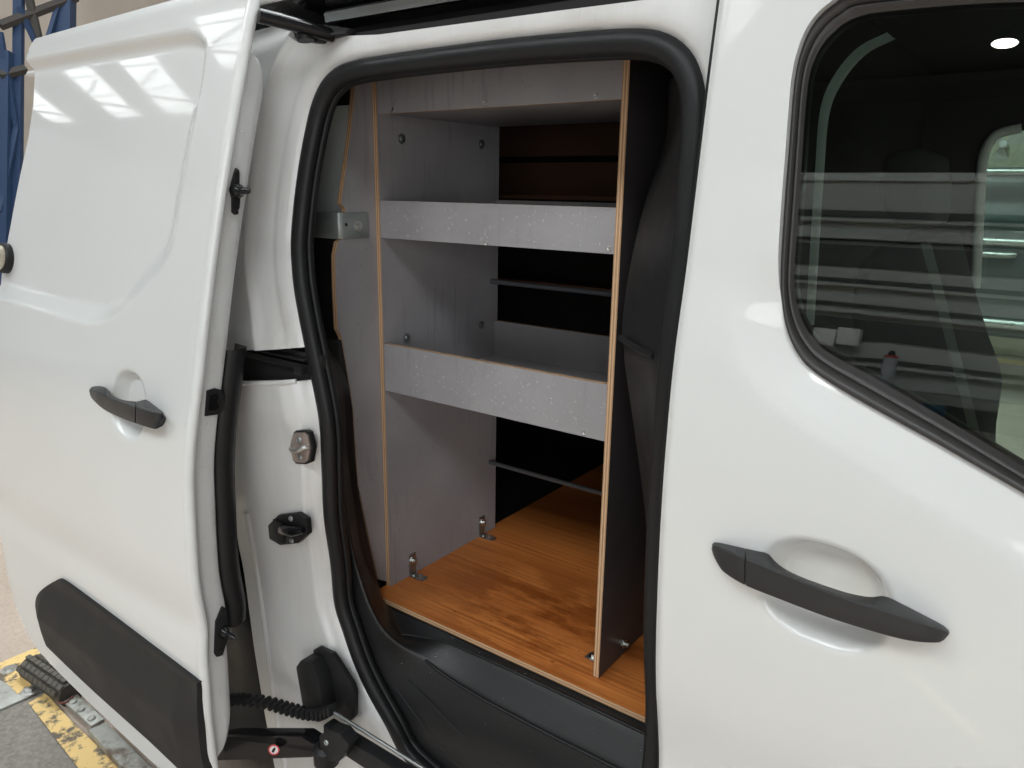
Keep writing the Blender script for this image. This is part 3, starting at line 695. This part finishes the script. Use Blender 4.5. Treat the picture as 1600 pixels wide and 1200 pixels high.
RT = loft('pillar_trim', [
    st((1075, 100, .92), (1066, 110, .98), (1055, 118, 1.04), (1045, 125, 1.10)),
    st((1078, 200, .92), (1065, 205, .97), (1052, 210, 1.03), (1040, 215, 1.10)),
    st((1070, 330, .92), (1050, 330, .96), (1030, 330, 1.02), (1004, 330, 1.09)),
    st((1060, 430, .92), (1038, 430, .95), (1010, 430, 1.0), (982, 430, 1.07)),
    st((1052, 515, .92), (1030, 515, .95), (1000, 510, 1.0), (972, 510, 1.05)),
    st((1048, 560, .92), (1024, 560, .95), (1000, 555, .995), (975, 545, 1.04)),
    st((1045, 590, .92), (1024, 590, .955), (1003, 585, 1.01), (977, 575, 1.06)),
    st((1042, 700, .92), (1026, 700, .955), (1010, 700, 1.01), (995, 700, 1.07)),
    st((1035, 850, .92), (1026, 850, .955), (1018, 850, 1.01), (1012, 850, 1.06)),
    st((1032, 1000, .92), (1026, 1000, .95), (1020, 1000, 1.0), (1013, 1000, 1.04)),
    st((1034, 1180, .92), (1028, 1180, .95), (1022, 1180, 1.0), (1016, 1180, 1.04))], BLACK, VAN, 5)
tube('pillar_trim_bead', crom([on_y(970, 528, 1.03), on_y(985, 537, 1.01), on_y(1002, 547, .985), on_y(1022, 556, .955)], 5), .0055, BLACK, RT, 8)
# cargo hold shell
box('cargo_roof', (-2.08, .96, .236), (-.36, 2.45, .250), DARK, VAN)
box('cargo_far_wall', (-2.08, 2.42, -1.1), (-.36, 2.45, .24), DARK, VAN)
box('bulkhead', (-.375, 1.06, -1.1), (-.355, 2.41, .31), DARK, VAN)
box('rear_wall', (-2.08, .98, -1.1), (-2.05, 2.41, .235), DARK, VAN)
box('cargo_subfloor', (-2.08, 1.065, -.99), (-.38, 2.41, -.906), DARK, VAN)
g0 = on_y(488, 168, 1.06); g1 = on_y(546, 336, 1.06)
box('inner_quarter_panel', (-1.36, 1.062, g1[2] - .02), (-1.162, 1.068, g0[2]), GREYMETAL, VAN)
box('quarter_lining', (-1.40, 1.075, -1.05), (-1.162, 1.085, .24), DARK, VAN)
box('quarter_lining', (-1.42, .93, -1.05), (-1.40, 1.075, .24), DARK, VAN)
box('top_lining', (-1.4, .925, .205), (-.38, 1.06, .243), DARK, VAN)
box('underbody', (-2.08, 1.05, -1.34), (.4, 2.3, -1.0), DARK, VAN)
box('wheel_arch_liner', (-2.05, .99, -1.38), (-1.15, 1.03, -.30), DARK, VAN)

TY = lathe('rear_tyre', (-1.70, .93, GZ + .335), (0, 1, 0), [(0, .20), (-.008, .23), (-.004, .30), (.015, .328), (.04, .333), (.15, .333), (.18, .32), (.19, .25)], RUBBER, VAN, 48)
lathe('rear_rim', (-1.70, .935, GZ + .335), (0, 1, 0), [(.01, .05), (.02, .16), (.0, .195), (.03, .20), (.12, .2)], STEELD, TY, 32)
# ---------------- cab seen through the front window
SEATM = mat('seat_fabric', (.06, .062, .065), .85)
def pad(name, spec, yc, hy, m):            # upright cushion: (right edge pixel, row, width) stations
    rows = []
    for px, py, w in spec:
        e = on_y(px, py, yc); cx = e[0] - w / 2
        rows.append([(cx + w / 2 * math.copysign(abs(math.cos(a)) ** .5, math.cos(a)), yc + hy * math.copysign(abs(math.sin(a)) ** .4, math.sin(a)), e[2]) for a in np.linspace(0, 2 * math.pi, 28, endpoint=False)])
    o = grid(name, rows, m, VAN, True); bm = bmesh.new(); bm.from_mesh(o.data); bmesh.ops.holes_fill(bm, edges=bm.edges); bmesh.ops.recalc_face_normals(bm, faces=bm.faces); bm.to_mesh(o.data); bm.free(); return o
pad('seat_back', ((1480, 372, .03), (1487, 380, .08), (1496, 410, .12), (1512, 470, .15), (1535, 545, .17), (1556, 600, .19), (1558, 625, .19), (1548, 690, .18), (1545, 800, .18)), 1.45, .22, SEATM)
pad('headrest', ((1462, 238, .03), (1472, 246, .07), (1478, 290, .085), (1475, 335, .075), (1468, 350, .04)), 1.45, .13, SEATM)
sb = crom([on_y(1446, 380, 1.12), on_y(1470, 470, 1.12), on_y(1482, 520, 1.12), on_y(1506, 610, 1.12), on_y(1528, 700, 1.12)], 6)
grid('seat_belt', [sb + np.array((-.006, 0, 0)), sb + np.array((.006, .004, 0))], mat('belt_webbing', (.30, .30, .28), .8), VAN)
fs = crom([on_y(*q, .895) for q in ((1392, 53), (1345, 78), (1308, 122), (1287, 175), (1279, 270), (1273, 360), (1264, 505))], 6)
grid('frame_trim', [fs + np.array((-.004, 0, .002)), fs + np.array((.002, .001, -.003)), fs + np.array((.003, .012, -.003))], PALE, FRONT)
# far side of the cab: door with window opening
CABD = mat('cab_lining', (.03, .03, .031), .8)
fo = crom([on_y(*q, 2.30)[[0, 2]] for q in ((1531, 452), (1534, 300), (1540, 250), (1553, 218), (1580, 203), (1640, 195), (2100, 150), (2300, 420), (2000, 640), (1560, 640), (1533, 560))], 5, True)
fo = [on_y(*q, 2.30)[[0, 2]] for q in ((1523, 450), (1531, 270), (1539, 235), (1555, 214), (1600, 202), (2100, 170), (2350, 760), (1700, 765), (1500, 770), (1500, 560))]
FARD = sheet('far_front_door', [(-.36, .34), (1.6, .34), (1.6, -1.1), (-.36, -1.1)], [crom(fo, 4, True)], .05, lambda x, z: 2.30 + 0 * x, .05, CABD, VAN)
sheet('far_window_glass', [(-.30, .25), (1.5, .25), (1.5, -.9), (-.30, -.9)], [], .2, lambda x, z: 2.36 + 0 * x, .004, glass('clear_glass', (.86, .92, .90), 1.5), VAN)
ft = crom([on_y(*q, 2.29) for q in ((1596, 200), (1560, 209), (1543, 228), (1534, 260), (1530, 330), (1524, 450))], 6)
tube('far_frame_trim', ft, .012, mat('pale_headlining', (.9, .89, .84), .8), FARD, 8)
box('cab_roof', (-.35, .90, .30), (1.6, 2.42, .33), CABD, VAN)
box('cab_floor', (-.35, .90, -1.1), (1.6, 2.3, -1.06), CABD, VAN)

# ================================================================== plywood shelving unit
Y0 = 1.1; YB = 1.497; T = .012; ZF = -.892
XL, XR = -1.147, -.585
UNIT = empty('shelving_unit', (-.866, 1.3, ZF), 'grey film-faced plywood shelving unit inside the open van doorway', 'shelving unit')
fmX = [1, 1, 1, 0, 1, 0]      # -z +z -y +x +y -x : panels standing across x
box('side_panel', (XL, Y0, ZF), (XL + T, YB, .2005), [FILM, PLYX], UNIT, 0, fmX)
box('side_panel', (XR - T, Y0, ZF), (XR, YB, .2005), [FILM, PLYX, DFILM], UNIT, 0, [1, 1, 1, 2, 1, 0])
xa, xb = XL + T + .0004, XR - T - .0004
fmY = [1, 1, 0, 1, 0, 1]
LIPS = []
for z1, z0 in ((.2003, .1375), (-.027, -.101), (-.3214, -.4236)):
    LIPS.append(box('front_lip', (xa, Y0 + .0015, z0), (xb, Y0 + T + .0015, z1), [FILM, PLYY], UNIT, 0, fmY))
fmZ = [0, 0, 1, 1, 1, 1]
for z0 in (.140, -.0985, -.421):
    box('shelf_board', (xa, Y0 + T + .002, z0), (xb, YB - .013, z0 + T), [FILM, PLYZ], UNIT, 0, fmZ)
for z1, z0 in ((-.027, -.0985), (-.3214, -.421)):
    box('back_lip', (xa, YB - .012, z0), (xb, YB - .0005, z1), [FILM, PLYY], UNIT, 0, fmY)
for z in (-.222, -.695): tube('tie_rail', [(xa, 1.47, z), (xb, 1.47, z)], .006, mat('dark_rail', (.10, .105, .115), .5), UNIT, 8)
for y, z in ((1.166, .095), (1.428, .098), (1.169, -.319), (1.432, -.326)):
    lathe('bolt', (XL + T, y, z), (1, 0, 0), [(0, .0105), (.0015, .0105), (.0018, .007), (.005, .006), (.006, .003)], STEELD, UNIT, 14)
for px, py, k in ((757, 160, 0), (931, 150, 0), (613, 171, 0), (951, 388, 1), (913, 676, 2), (760, 380, 1)):
    p = on_y(px, py, Y0 + .0015); lathe('screw', p, (0, -1, 0), [(0, .0042), (.001, .0042), (.0014, .0026), (.0006, .0016)], STEEL, UNIT, 12)
bolt('bolt', (XR, on_x(975, 1006, XR)[1], on_x(975, 1006, XR)[2]), (1, 0, 0), .005, .010, UNIT)
def bracket(y, x=XL + T, sgn=1):
    w = .011; t = .0022
    v = [(x, ZF + .0005), (x + sgn * .042, ZF + .0005), (x + sgn * .042, ZF + t), (x + sgn * t, ZF + t), (x + sgn * t, ZF + .055), (x, ZF + .055)]
    o = prism('angle_bracket', [(a, y - w, z) for a, z in v], (0, 2 * w, 0), STEELD, UNIT, .0004)
    bolt('bolt', (x + sgn * t, y, ZF + .038), (sgn, 0, 0), .0055, .012, o)
    bolt('bolt', (x + sgn * .028, y, ZF + t), (0, 0, 1), .0055, .007, o)
    bolt('bolt', (x + sgn * .008, y - .002, ZF + t), (0, 0, 1), .0038, .004, o)
bracket(1.172); bracket(1.437); bracket(1.15, XR - T, -1); bracket(1.44, XR - T, -1)
# neighbouring contoured panel and its steel strap
PX = XL - .0008
cp = [on_x(*q, PX) for q in ((557, 112), (549, 200), (541, 262), (533, 318), (540, 326), (537, 372), (528, 378), (524, 400), (525, 450), (528, 515), (534, 527), (542, 575), (552, 640), (560, 760), (590, 905))]
poly = [np.array((PX, p[1], p[2])) for p in cp] + [np.array((PX, 1.115, ZF)), np.array((PX, 1.45, ZF)), np.array((PX, 1.45, .21))]
n = len(poly); v = np.vstack([poly, np.array(poly) + (-T, 0, 0)])
PANEL = mk('contoured_panel', v, [list(range(n))[::-1], list(range(n, 2 * n))] + [[i, (i + 1) % n, n + (i + 1) % n, n + i] for i in range(n)], [FILM, PLYX], None, idx=[0, 0] + [1] * n)
fixn(PANEL); tag(PANEL, 'tall grey plywood end panel with wavy front edge, beside the shelving unit', 'panel')
z0 = on_x(545, 332, PX)[2]; z1 = on_x(545, 373, PX)[2]; yb_ = on_x(574, 350, PX)[1]; yf_ = on_x(533, 350, PX)[1] - .004
path = [(-1.25, yf_ + .002), (-1.165, yf_), (-1.150, yf_ + .001), (PX + .0012, yf_ + .012), (PX + .0012, yb_)]
v = []
for k, (x, y) in enumerate(path):
    for dz in (z0, z1):
        v += [(x, y, dz)]
th = .003
def strap_v(o): return [(x + (o if k >= 3 else 0), y - (o if k < 3 else o * .3), dz) for k, (x, y) in enumerate(path) for dz in (z0, z1)]
A_, B_ = strap_v(0), strap_v(th); nn = len(A_)
F_ = [(2 * k, 2 * k + 1, 2 * k + 3, 2 * k + 2) for k in range(4)]
F2 = F_ + [tuple(nn + i for i in f[::-1]) for f in F_] + [(2 * k, 2 * k + 2, nn + 2 * k + 2, nn + 2 * k) for k in range(4)] + [(2 * k + 1, nn + 2 * k + 1, nn + 2 * k + 3, 2 * k + 3) for k in range(4)] + [(0, nn, nn + 1, 1), (8, 9, nn + 9, nn + 8)]
GALV = mat('galvanised', (.36, .40, .39), .4, .6, build=b_grain(50, .0002, .35, .55))
STRAP = fixn(mk('steel_strap', A_ + B_, F2, GALV)); bev(STRAP, .0006, 1); smooth_by_angle(STRAP, 50)
tag(STRAP, 'bent galvanised steel strap bolted to the wavy plywood panel', 'strap')
q = on_x(559, 353, PX + .004); lathe('washer', q, (1, 0, 0), [(0, .0105), (.002, .0105), (.002, .004)], STEEL, STRAP, 18)
bolt('bolt', q + np.array((.002, 0, 0)), (1, 0, 0), .0055, .007, STRAP)
q = on_x(541, 351, PX + .0045); lathe('hole', q, (1, 0, 0), [(0, .0035), (.0002, .0035)], DARK, STRAP, 12)

# stained plywood floor
FLOOR = box('plywood_floor', (-1.149, 1.056, ZF - .0125), (-.378, 2.40, ZF - .0003), [WOOD, PLYZ], None, 0, [0, 0, 1, 1, 1, 1])
tag(FLOOR, 'orange-brown stained plywood floor board of the van', 'floor board')
# far unit across the van, barely lit
FAR = empty('far_shelving', (-1.3, 2.2, ZF), 'dim shelving on the far side of the van behind the grey unit', 'shelving unit')
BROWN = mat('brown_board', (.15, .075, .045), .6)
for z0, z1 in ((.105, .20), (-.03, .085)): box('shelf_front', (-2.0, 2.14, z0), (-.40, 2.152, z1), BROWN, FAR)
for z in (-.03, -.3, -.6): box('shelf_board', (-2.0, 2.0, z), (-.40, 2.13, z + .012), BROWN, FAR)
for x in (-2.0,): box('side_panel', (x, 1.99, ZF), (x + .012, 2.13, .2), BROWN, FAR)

# ---------------- water drops
sp = []
def scatter(n, fn, r0, r1, nrm):
    for _ in range(n): sp.append((fn(), nrm, r0 + (r1 - r0) * rnd.random() ** 3))
U = rnd.uniform
for z0, z1, n in ((-.101, -.027, 190), (-.4236, -.3214, 260), (.1375, .2003, 30)):
    scatter(n, lambda: (U(xa + .01, xb), Y0 + .0015, U(z0 + .003, z1 - .003)), .001, .0034, (0, -1, 0))
scatter(200, lambda: (XL + T, Y0 + .015 + .3 * rnd.random() ** 1.4, U(ZF + .02, -.45)), .0009, .0024, (1, 0, 0))
scatter(50, lambda: (XL + T, Y0 + .02 + .12 * rnd.random(), U(-.3, .12)), .0009, .002, (1, 0, 0))
droplets('water_droplets', sp, WATER, UNIT); sp = []
scatter(140, lambda: (PX, U(1.03, 1.095), U(-.85, .12)), .0009, .0026, (1, 0, 0))
droplets('water_droplets', sp, WATER, PANEL); sp = []
for _ in range(260):
    t = rnd.random(); z = zi[0] + .06 + (zi[-1] - zi[0] - .1) * t
    sp.append(((float(xhem(z)) + .001, float(yS0(z)) + U(.028, .052), z), (1, 0, 0), .0009 + .0024 * rnd.random() ** 3))
droplets('water_droplets', sp, WATERC, DOOR); sp = []
me = SILL.data; fs_ = [p for p in me.polygons]
for _ in range(700):
    p = rnd.choice(fs_); c = np.array(p.center) - (0, 0, H); nn_ = np.array(p.normal)
    if nn_.dot(-c) < 0: nn_ = -nn_
    if c[2] < -.6: sp.append((c + np.array((U(-.012, .012), U(-.004, .004), 0)) * abs(nn_[2]), nn_, .0012 + .0032 * rnd.random() ** 3))
droplets('water_droplets', sp, WATERC, SILL); sp = []
for _ in range(90):
    x = U(-.95, -.42); z = U(.205, .224); sp.append(((x, float(ybody(np.array([x]), np.array([z]))[0]), z), (0, -1, .3), .0008 + .0018 * rnd.random() ** 3))
droplets('water_droplets', sp, WATERC, BODY)

# ================================================================== workshop around
# floor fittings at lower left
def gp(px, py, z=GZ): return on_z(px, py, z)
def gpoly(name, px, z, h, m, label=None, cat=None, bw=.002):
    P = [gp(*q, z + h) for q in px]; o = prism(name, P, (0, 0, -h), m, None, bw); 
    if label: tag(o, label, cat)
    return o
yl = flat('yellow_floor_line', [tuple(gp(*q)[:2]) for q in ((-80, 1065), (-80, 1035), (0, 1037), (60, 1012), (140, 985), (140, 1000), (60, 1034), (0, 1048))], GZ + .004, YELLOW)
dk = flat('dark_floor_bay', [tuple(gp(*q)[:2]) for q in ((-300, 1220), (-100, 1130), (0, 1109), (68, 1080), (110, 1130), (170, 1180), (330, 1330), (200, 1500))], GZ + .004, CONC2)
y2 = flat('yellow_edge_line', [tuple(gp(*q)[:2]) for q in ((45, 1102), (72, 1086), (110, 1128), (170, 1185), (250, 1262), (200, 1290), (120, 1200))], GZ + .008, YELLOW)
PL = gpoly('cover_plate', [(-40, 1028), (25, 1036), (68, 1078), (0, 1108), (-60, 1130)], GZ, .012, PLATE, 'worn galvanised cover plate on the floor with flaking yellow paint', 'cover plate')
fp = flat('yellow_paint_patch', [tuple(gp(*q)[:2]) for q in ((-10, 1040), (22, 1040), (48, 1066), (50, 1078), (28, 1090), (14, 1075), (-10, 1062))], GZ + .0125, YELLOW, None, PL)
for q in ((14, 1046), (46, 1080)): bolt('bolt', gp(*q, GZ + .012), (0, 0, 1), .014, .008, PL)
ROLL = empty('gripped_roller', tuple(gp(80, 1065)), 'black toothed steel roller between floor plates', 'roller')
r0, r1 = gp(48, 1042, GZ + .03), gp(112, 1085, GZ + .03); dirr = nz(r1 - r0); crs = nz(np.cross(dirr, (0, 0, 1)))
tube('drum', [r0, r1], .036, mat('roller_steel', (.045, .04, .034), .6), ROLL, 16)
ROLM = mat('roller_tooth', (.09, .08, .065), .55)
for i in range(9):
    for j in range(5):
        c = r0 + (r1 - r0) * ((i + .5 + .5 * (j % 2)) / 9.5); a = math.radians(25 + 30 * j); e = crs * math.cos(a) + np.array((0, 0, math.sin(a)))
        prism('tooth', [c + e * .034 + dirr * s * .011 + np.cross(dirr, e) * w * .007 for s, w in ((-1, -1), (1, -1), (1, 1), (-1, 1))], tuple(e * .010), ROLM, ROLL, 0, False)
MP = gpoly('mounting_plate', [(86, 1083), (112, 1076), (163, 1123), (142, 1134)], GZ + .01, .012, PLATE, 'small riveted steel mounting plate under the sliding door', 'mounting plate')
for q in ((114, 1097), (127, 1109), (143, 1123)): bolt('rivet', gp(*q, GZ + .022), (0, 0, 1), .011, .007, MP, PLATE, True)
c = gp(102, 1092, GZ + .023); 
tube('rust_ring', [c + .018 * np.array((math.cos(t), math.sin(t), 0)) for t in np.linspace(0, 6.28, 20)[:-1]], .004, mat('rust', (.16, .06, .045), .8), MP, 6, True)
CHN = gpoly('floor_channel', [(138, 1140), (165, 1128), (300, 1262), (270, 1285)], GZ, .03, PLATE, 'weathered grey steel channel along the pit edge', 'channel')
# painted lines on the floor in front of the van (mirrored in the front door)
def line(name, a, b, w, z):
    a = np.array(a); b = np.array(b); d = nz(np.append(b - a, 0))[:2]; nn = np.array((-d[1], d[0])) * w / 2
    return flat(name, [tuple(a + nn), tuple(b + nn), tuple(b - nn), tuple(a - nn)], z, YELN)
line('painted_line', (-.75, -.45), (.45, -.72), .045, GZ + .004)
line('painted_line', (-.55, -.95), (.02, -.22), .040, GZ + .008)
line('painted_line', (-.36, -.62), (-.42, -1.45), .05, GZ + .012)

# hall walls, roof and roof lights
o = box('cladding_wall', (-11.1, 1.5, GZ), (-11, 11, 6.0), WALLM); o['kind'] = 'structure'
o = box('hall_side_wall', (-11, 10.8, GZ), (6, 10.9, 3.2), mat('cream_wall', (.62, .60, .46), .8)); o['kind'] = 'structure'
o = box('hall_rear_wall', (-22, -12.1, GZ), (9, -12, 5.0), ROOFM); o['kind'] = 'structure'
ROOF = box('hall_roof', (-22, -12, 5.0), (9, 11, 5.05), ROOFM); ROOF['kind'] = 'structure'
SKEW = .80                                 # shear of the front roof lights, set to slant their reflections in the door
LIGHTS = [(-15.4, .48, -6.0, -4.0), (-13.2, .55, -6.0, -3.9), (-18.6, .5, -6.0, -4.2), (-9.8, .7, -4.7, -3.3)] + [(x, .9, -5.6, -3.3) for x in (-6.4, -3.6, -.8, 2.0, 4.8)] + [(-3.6, .5, -8.8, -7.4)] + [(x, .9, 1.2, 3.4) for x in (-7, -4.2, -1.4, 1.4, 4.2)] + [(x, .9, 4.6, 6.6) for x in (-4.2, -1.4, 1.4, 4.2)]  # near row enlarged; rows past the van added to light partition and far bay
for x, hw, ya, yb2 in LIGHTS:
    sh = SKEW * (ya - yb2) if ya < 0 else 0; z_ = 4.94
    RL = prism('roof_light', [(x - hw, yb2, z_), (x + hw, yb2, z_), (x + hw + sh, ya, z_), (x - hw + sh, ya, z_)], (0, 0, .02), SKYF if (x < -9 or ya < -7) else SKYL, ROOF, 0, False)
    for k in range(5):
        t = (k + .6) / 5.2; yy = yb2 + (ya - yb2) * t; cx_ = x + sh * t; dy = (.5 if k in (1, 3) else .05) * (1 if k % 3 else -1)
        tube('glazing_bar', [(cx_ - hw, yy - dy * .4, 4.91), (cx_ + hw, yy + dy * .4, 4.91)], .035 if k % 2 else .018, ROOFM, RL, 5)
for y in (-10.5, -6.6, -2.4, 1.6):
    box('purlin', (-20, y - .05, 4.75), (8, y + .05, 4.9), ROOFM, ROOF)
# blue lattice column in front of the cladding
COLM = empty('lattice_column', tuple(on_x(60, 100, -9.5) * (1, 1, 0) + (0, 0, GZ)), 'tall blue steel lattice column against the tan wall', 'column')
def bgbar(name, a, b, w, m=BLUE, x=-9.5, parent=None):
    p, q2 = on_x(*a, x), on_x(*b, x); return tube(name, [p, q2], w, m, parent if parent is not None else COLM, 4)
bgbar('upright', (30, -60), (26, 420), .06); bgbar('upright', (103, -60), (95, 420), .12); bgbar('upright', (7, 80), (2, 500), .10)
for a, b, w in (((0, 40), (120, -5), .05), ((0, 118), (40, 108), .05), ((30, 10), (95, 150), .04), ((90, 10), (60, 110), .03), ((0, 50), (26, 200), .035), ((26, 200), (0, 330), .035), ((45, -5), (60, 60), .05)):
    bgbar('brace', a, b, w, BLUE if w < .05 else ROOFM, -9.45)
# things on the far side of the van, seen through both windows
YC = 6.6
CAR = empty('parked_car', (.2, YC + .2, GZ), 'grey car parked beyond the van, seen through its windows', 'car')
CARP = mat('grey_car_paint', (.11, .115, .12), .4, coat=.5)
cz = lambda py: on_y(1575, py, YC + .05)[2]
zw0, zw1, zbt = cz(360), cz(276), cz(528)
def carside(x, z): return YC + .14 * ss(zw0 - .1, zw1, z) + .06 * (1 - ss(zbt, zbt + .5, z))
sheet('body_side', [(-2.0, zbt), (2.6, zbt), (2.6, zw0), (-2.0, zw0)], [], .08, carside, .05, CARP, CAR)
sheet('window', [(-1.8, zw0), (2.4, zw0), (1.9, zw1), (-1.5, zw1)], [], .1, lambda x, z: carside(x, z) + .01, .01, mat('dark_window', (.012, .03, .028), .12), CAR)
box('roof', (-1.6, YC + .15, zw1), (2.0, YC + 1.5, zw1 + .07), CARP, CAR, .02)
tube('roof_rail', [(-1.5, YC + .13, cz(268)), (1.9, YC + .13, cz(268))], .022, STEEL, CAR, 8)
tube('belt_trim', [(-1.9, YC + .0, cz(378)), (2.5, YC + .0, cz(378))], .026, STEEL, CAR, 8)
hx = on_y(1545, 398, YC)[0]; tube('handle', [(hx - .12, YC + .0, cz(398)), (hx - .06, YC - .05, cz(398)), (hx + .1, YC - .05, cz(398)), (hx + .16, YC + .0, cz(398))], .022, STEEL, CAR, 8)
tube('sill_trim', [(-1.9, YC - .01, cz(505)), (2.5, YC - .01, cz(505))], .035, STEEL, CAR, 8)
for x in (-1.5, 1.8): lathe('wheel', (x, YC + .03, GZ + .34), (0, 1, 0), [(0, .2), (.0, .34), (.2, .34), (.2, .2)], RUBBER, CAR, 24)
ly = on_z(1580, 566, GZ)[1]; yl3 = flat('yellow_bay_line', [(-3, ly - .12), (4, ly - .12), (4, ly + .12), (-3, ly + .12)], GZ + .004, mat('bay_line_paint', (.85, .58, .05), .6))
fc = on_y(1568, 226, 10.2)
FAN = empty('wall_fan', tuple(fc), 'white caged fan on the cream wall seen through the van windows', 'fan')
FW = mat('fan_white', (.55, .52, .47), .5)
R_ = .23
def circ(r, y): return [fc + np.array((r * math.cos(t), y, r * math.sin(t))) for t in np.linspace(0, 2 * math.pi, 28, endpoint=False)]
for r, y in ((R_, 0), (R_, -.05), (R_ * .7, -.09)): tube('guard_ring', circ(r, y), .006, FW, FAN, 6, True)
for k in range(14):
    t = 2 * math.pi * k / 14; tube('guard_wire', [fc + np.array((.04 * math.cos(t), -.10, .04 * math.sin(t))), fc + np.array((R_ * math.cos(t), -.03, R_ * math.sin(t)))], .002, FW, FAN, 4)
for k in range(3):
    t0 = 2 * math.pi * k / 3 + .4
    prism('blade', [fc + np.array((r * math.cos(t0 + a), -.03 + .03 * a, r * math.sin(t0 + a))) for r, a in ((.03, -.5), (.12, -.55), (.19, -.3), (.2, .2), (.17, .5), (.03, .6))], (0, .006, 0), FW, FAN)
lathe('hub', fc + np.array((0, -.11, 0)), (0, 1, 0), [(0, .03), (.01, .042), (.10, .042)], WHITEP, FAN, 16)
tube('wall_mount', [fc + np.array((0, .0, 0)), fc + np.array((0, .5, 0)), fc + np.array((0, .6, -.1))], .03, FW, FAN, 8)

# the partition behind the photographer, mirrored in the front window
def mir(px, py, yy):                       # point at depth yy seen by reflection in the front window
    p = on_s(px, py, yglass); e = 1e-3
    sl = float((np.polyval(_gq, np.array([p[2] + e])) - np.polyval(_gq, np.array([p[2] - e])))[0] / (2 * e)); nn = nz((0, -1, sl)); r = nz(p); d = r - 2 * r.dot(nn) * nn
    return p + d * ((yy - p[1]) / d[1])
YW = -2.6
CLAD = mat('grey_sheet_wall', (.50, .50, .48), .55)
zt_ = mir(1400, 276, YW)[2]
PART = box('partition_wall', (-3.2, YW - .1, GZ), (.7, YW, zt_ - .03), CLAD); PART['kind'] = 'structure'
box('coping', (-3.2, YW - .12, zt_ - .03), (.7, YW + .02, zt_ + .02), mat('pale_coping', (.62, .62, .6), .5), PART)
RIBM = mat('dark_rib', (.07, .068, .065), .6)  # dark bands laid on the wall face as slightly raised strips
for pa, pb in ((330, 340), (371, 378), (384, 418), (437, 444), (476, 482), (500, 530), (556, 562), (600, 640)):
    za, zb2 = mir(1350, pa, YW)[2], mir(1350, pb, YW)[2]
    box('dark_wall_rail', (-3.2, YW, zb2), (.7, YW + .012, za), RIBM, PART)
for pa in (345, 372, 447, 489, 566):
    za = mir(1350, pa, YW)[2]; box('rail_flange', (-3.2, YW, za - .014), (.7, YW + .04, za + .006), CLAD, PART, .002)
for px in (1290, 1327):
    c = mir(px, 524, YW + .05); b_ = box('socket_box', tuple(c + (-.055, -.05, -.05)), tuple(c + (.055, .03, .05)), WHITEP, None, .01)
    tag(b_, 'pale wall socket %s mirrored in the front window' % ('nearer the rear edge' if px < 1300 else 'nearer the spray can'), 'socket', 'wall sockets')
zs_ = mir(1385, 602, YW + .15)[2]
bsh = box('bench_shelf', (-1.2, YW + .02, zs_ - .05), (.4, YW + .30, zs_ - .002), mat('bench_grey', (.2, .2, .19), .6)); tag(bsh, 'grey bench shelf mirrored low in the front window', 'shelf')
c = mir(1385, 600, YW + .15); c[2] = zs_
CAN = empty('spray_can', tuple(c), 'grey spray can with red rim mirrored in the front window', 'spray can')
lathe('can_body', c, (0, 0, 1), [(0, .033), (.17, .033)], mat('can_label', (.45, .46, .5), .4), CAN)
lathe('red_rim', c + np.array((0, 0, .17)), (0, 0, 1), [(0, .034), (.012, .034), (.012, .02)], RED, CAN)
lathe('nozzle', c + np.array((0, 0, .18)), (0, 0, 1), [(0, .018), (.015, .015), (.03, .012)], BLACK, CAN)
c = mir(1452, 640, YW + .15); bb_ = box('blue_tool_case', tuple(c + (-.07, -.05, -.06)), tuple(c + (.07, .05, .05)), mat('bright_blue', (.02, .16, .35), .4), None, .012); tag(bb_, 'small bright blue case mirrored low in the front window', 'case')
lc = mir(1570, 66, -9.0)
LMP = lathe('hall_lamp', lc, (0, 0, -1), [(-.15, .04), (-.08, .06), (0, .15), (.02, .15)], ROOFM, None, 24); tag(LMP, 'round high-bay lamp mirrored as a glow in the front window', 'lamp')
lathe('lamp_disc', lc + np.array((0, 0, -.021)), (0, 0, -1), [(0, .14), (.01, .13)], LAMP, LMP, 24)
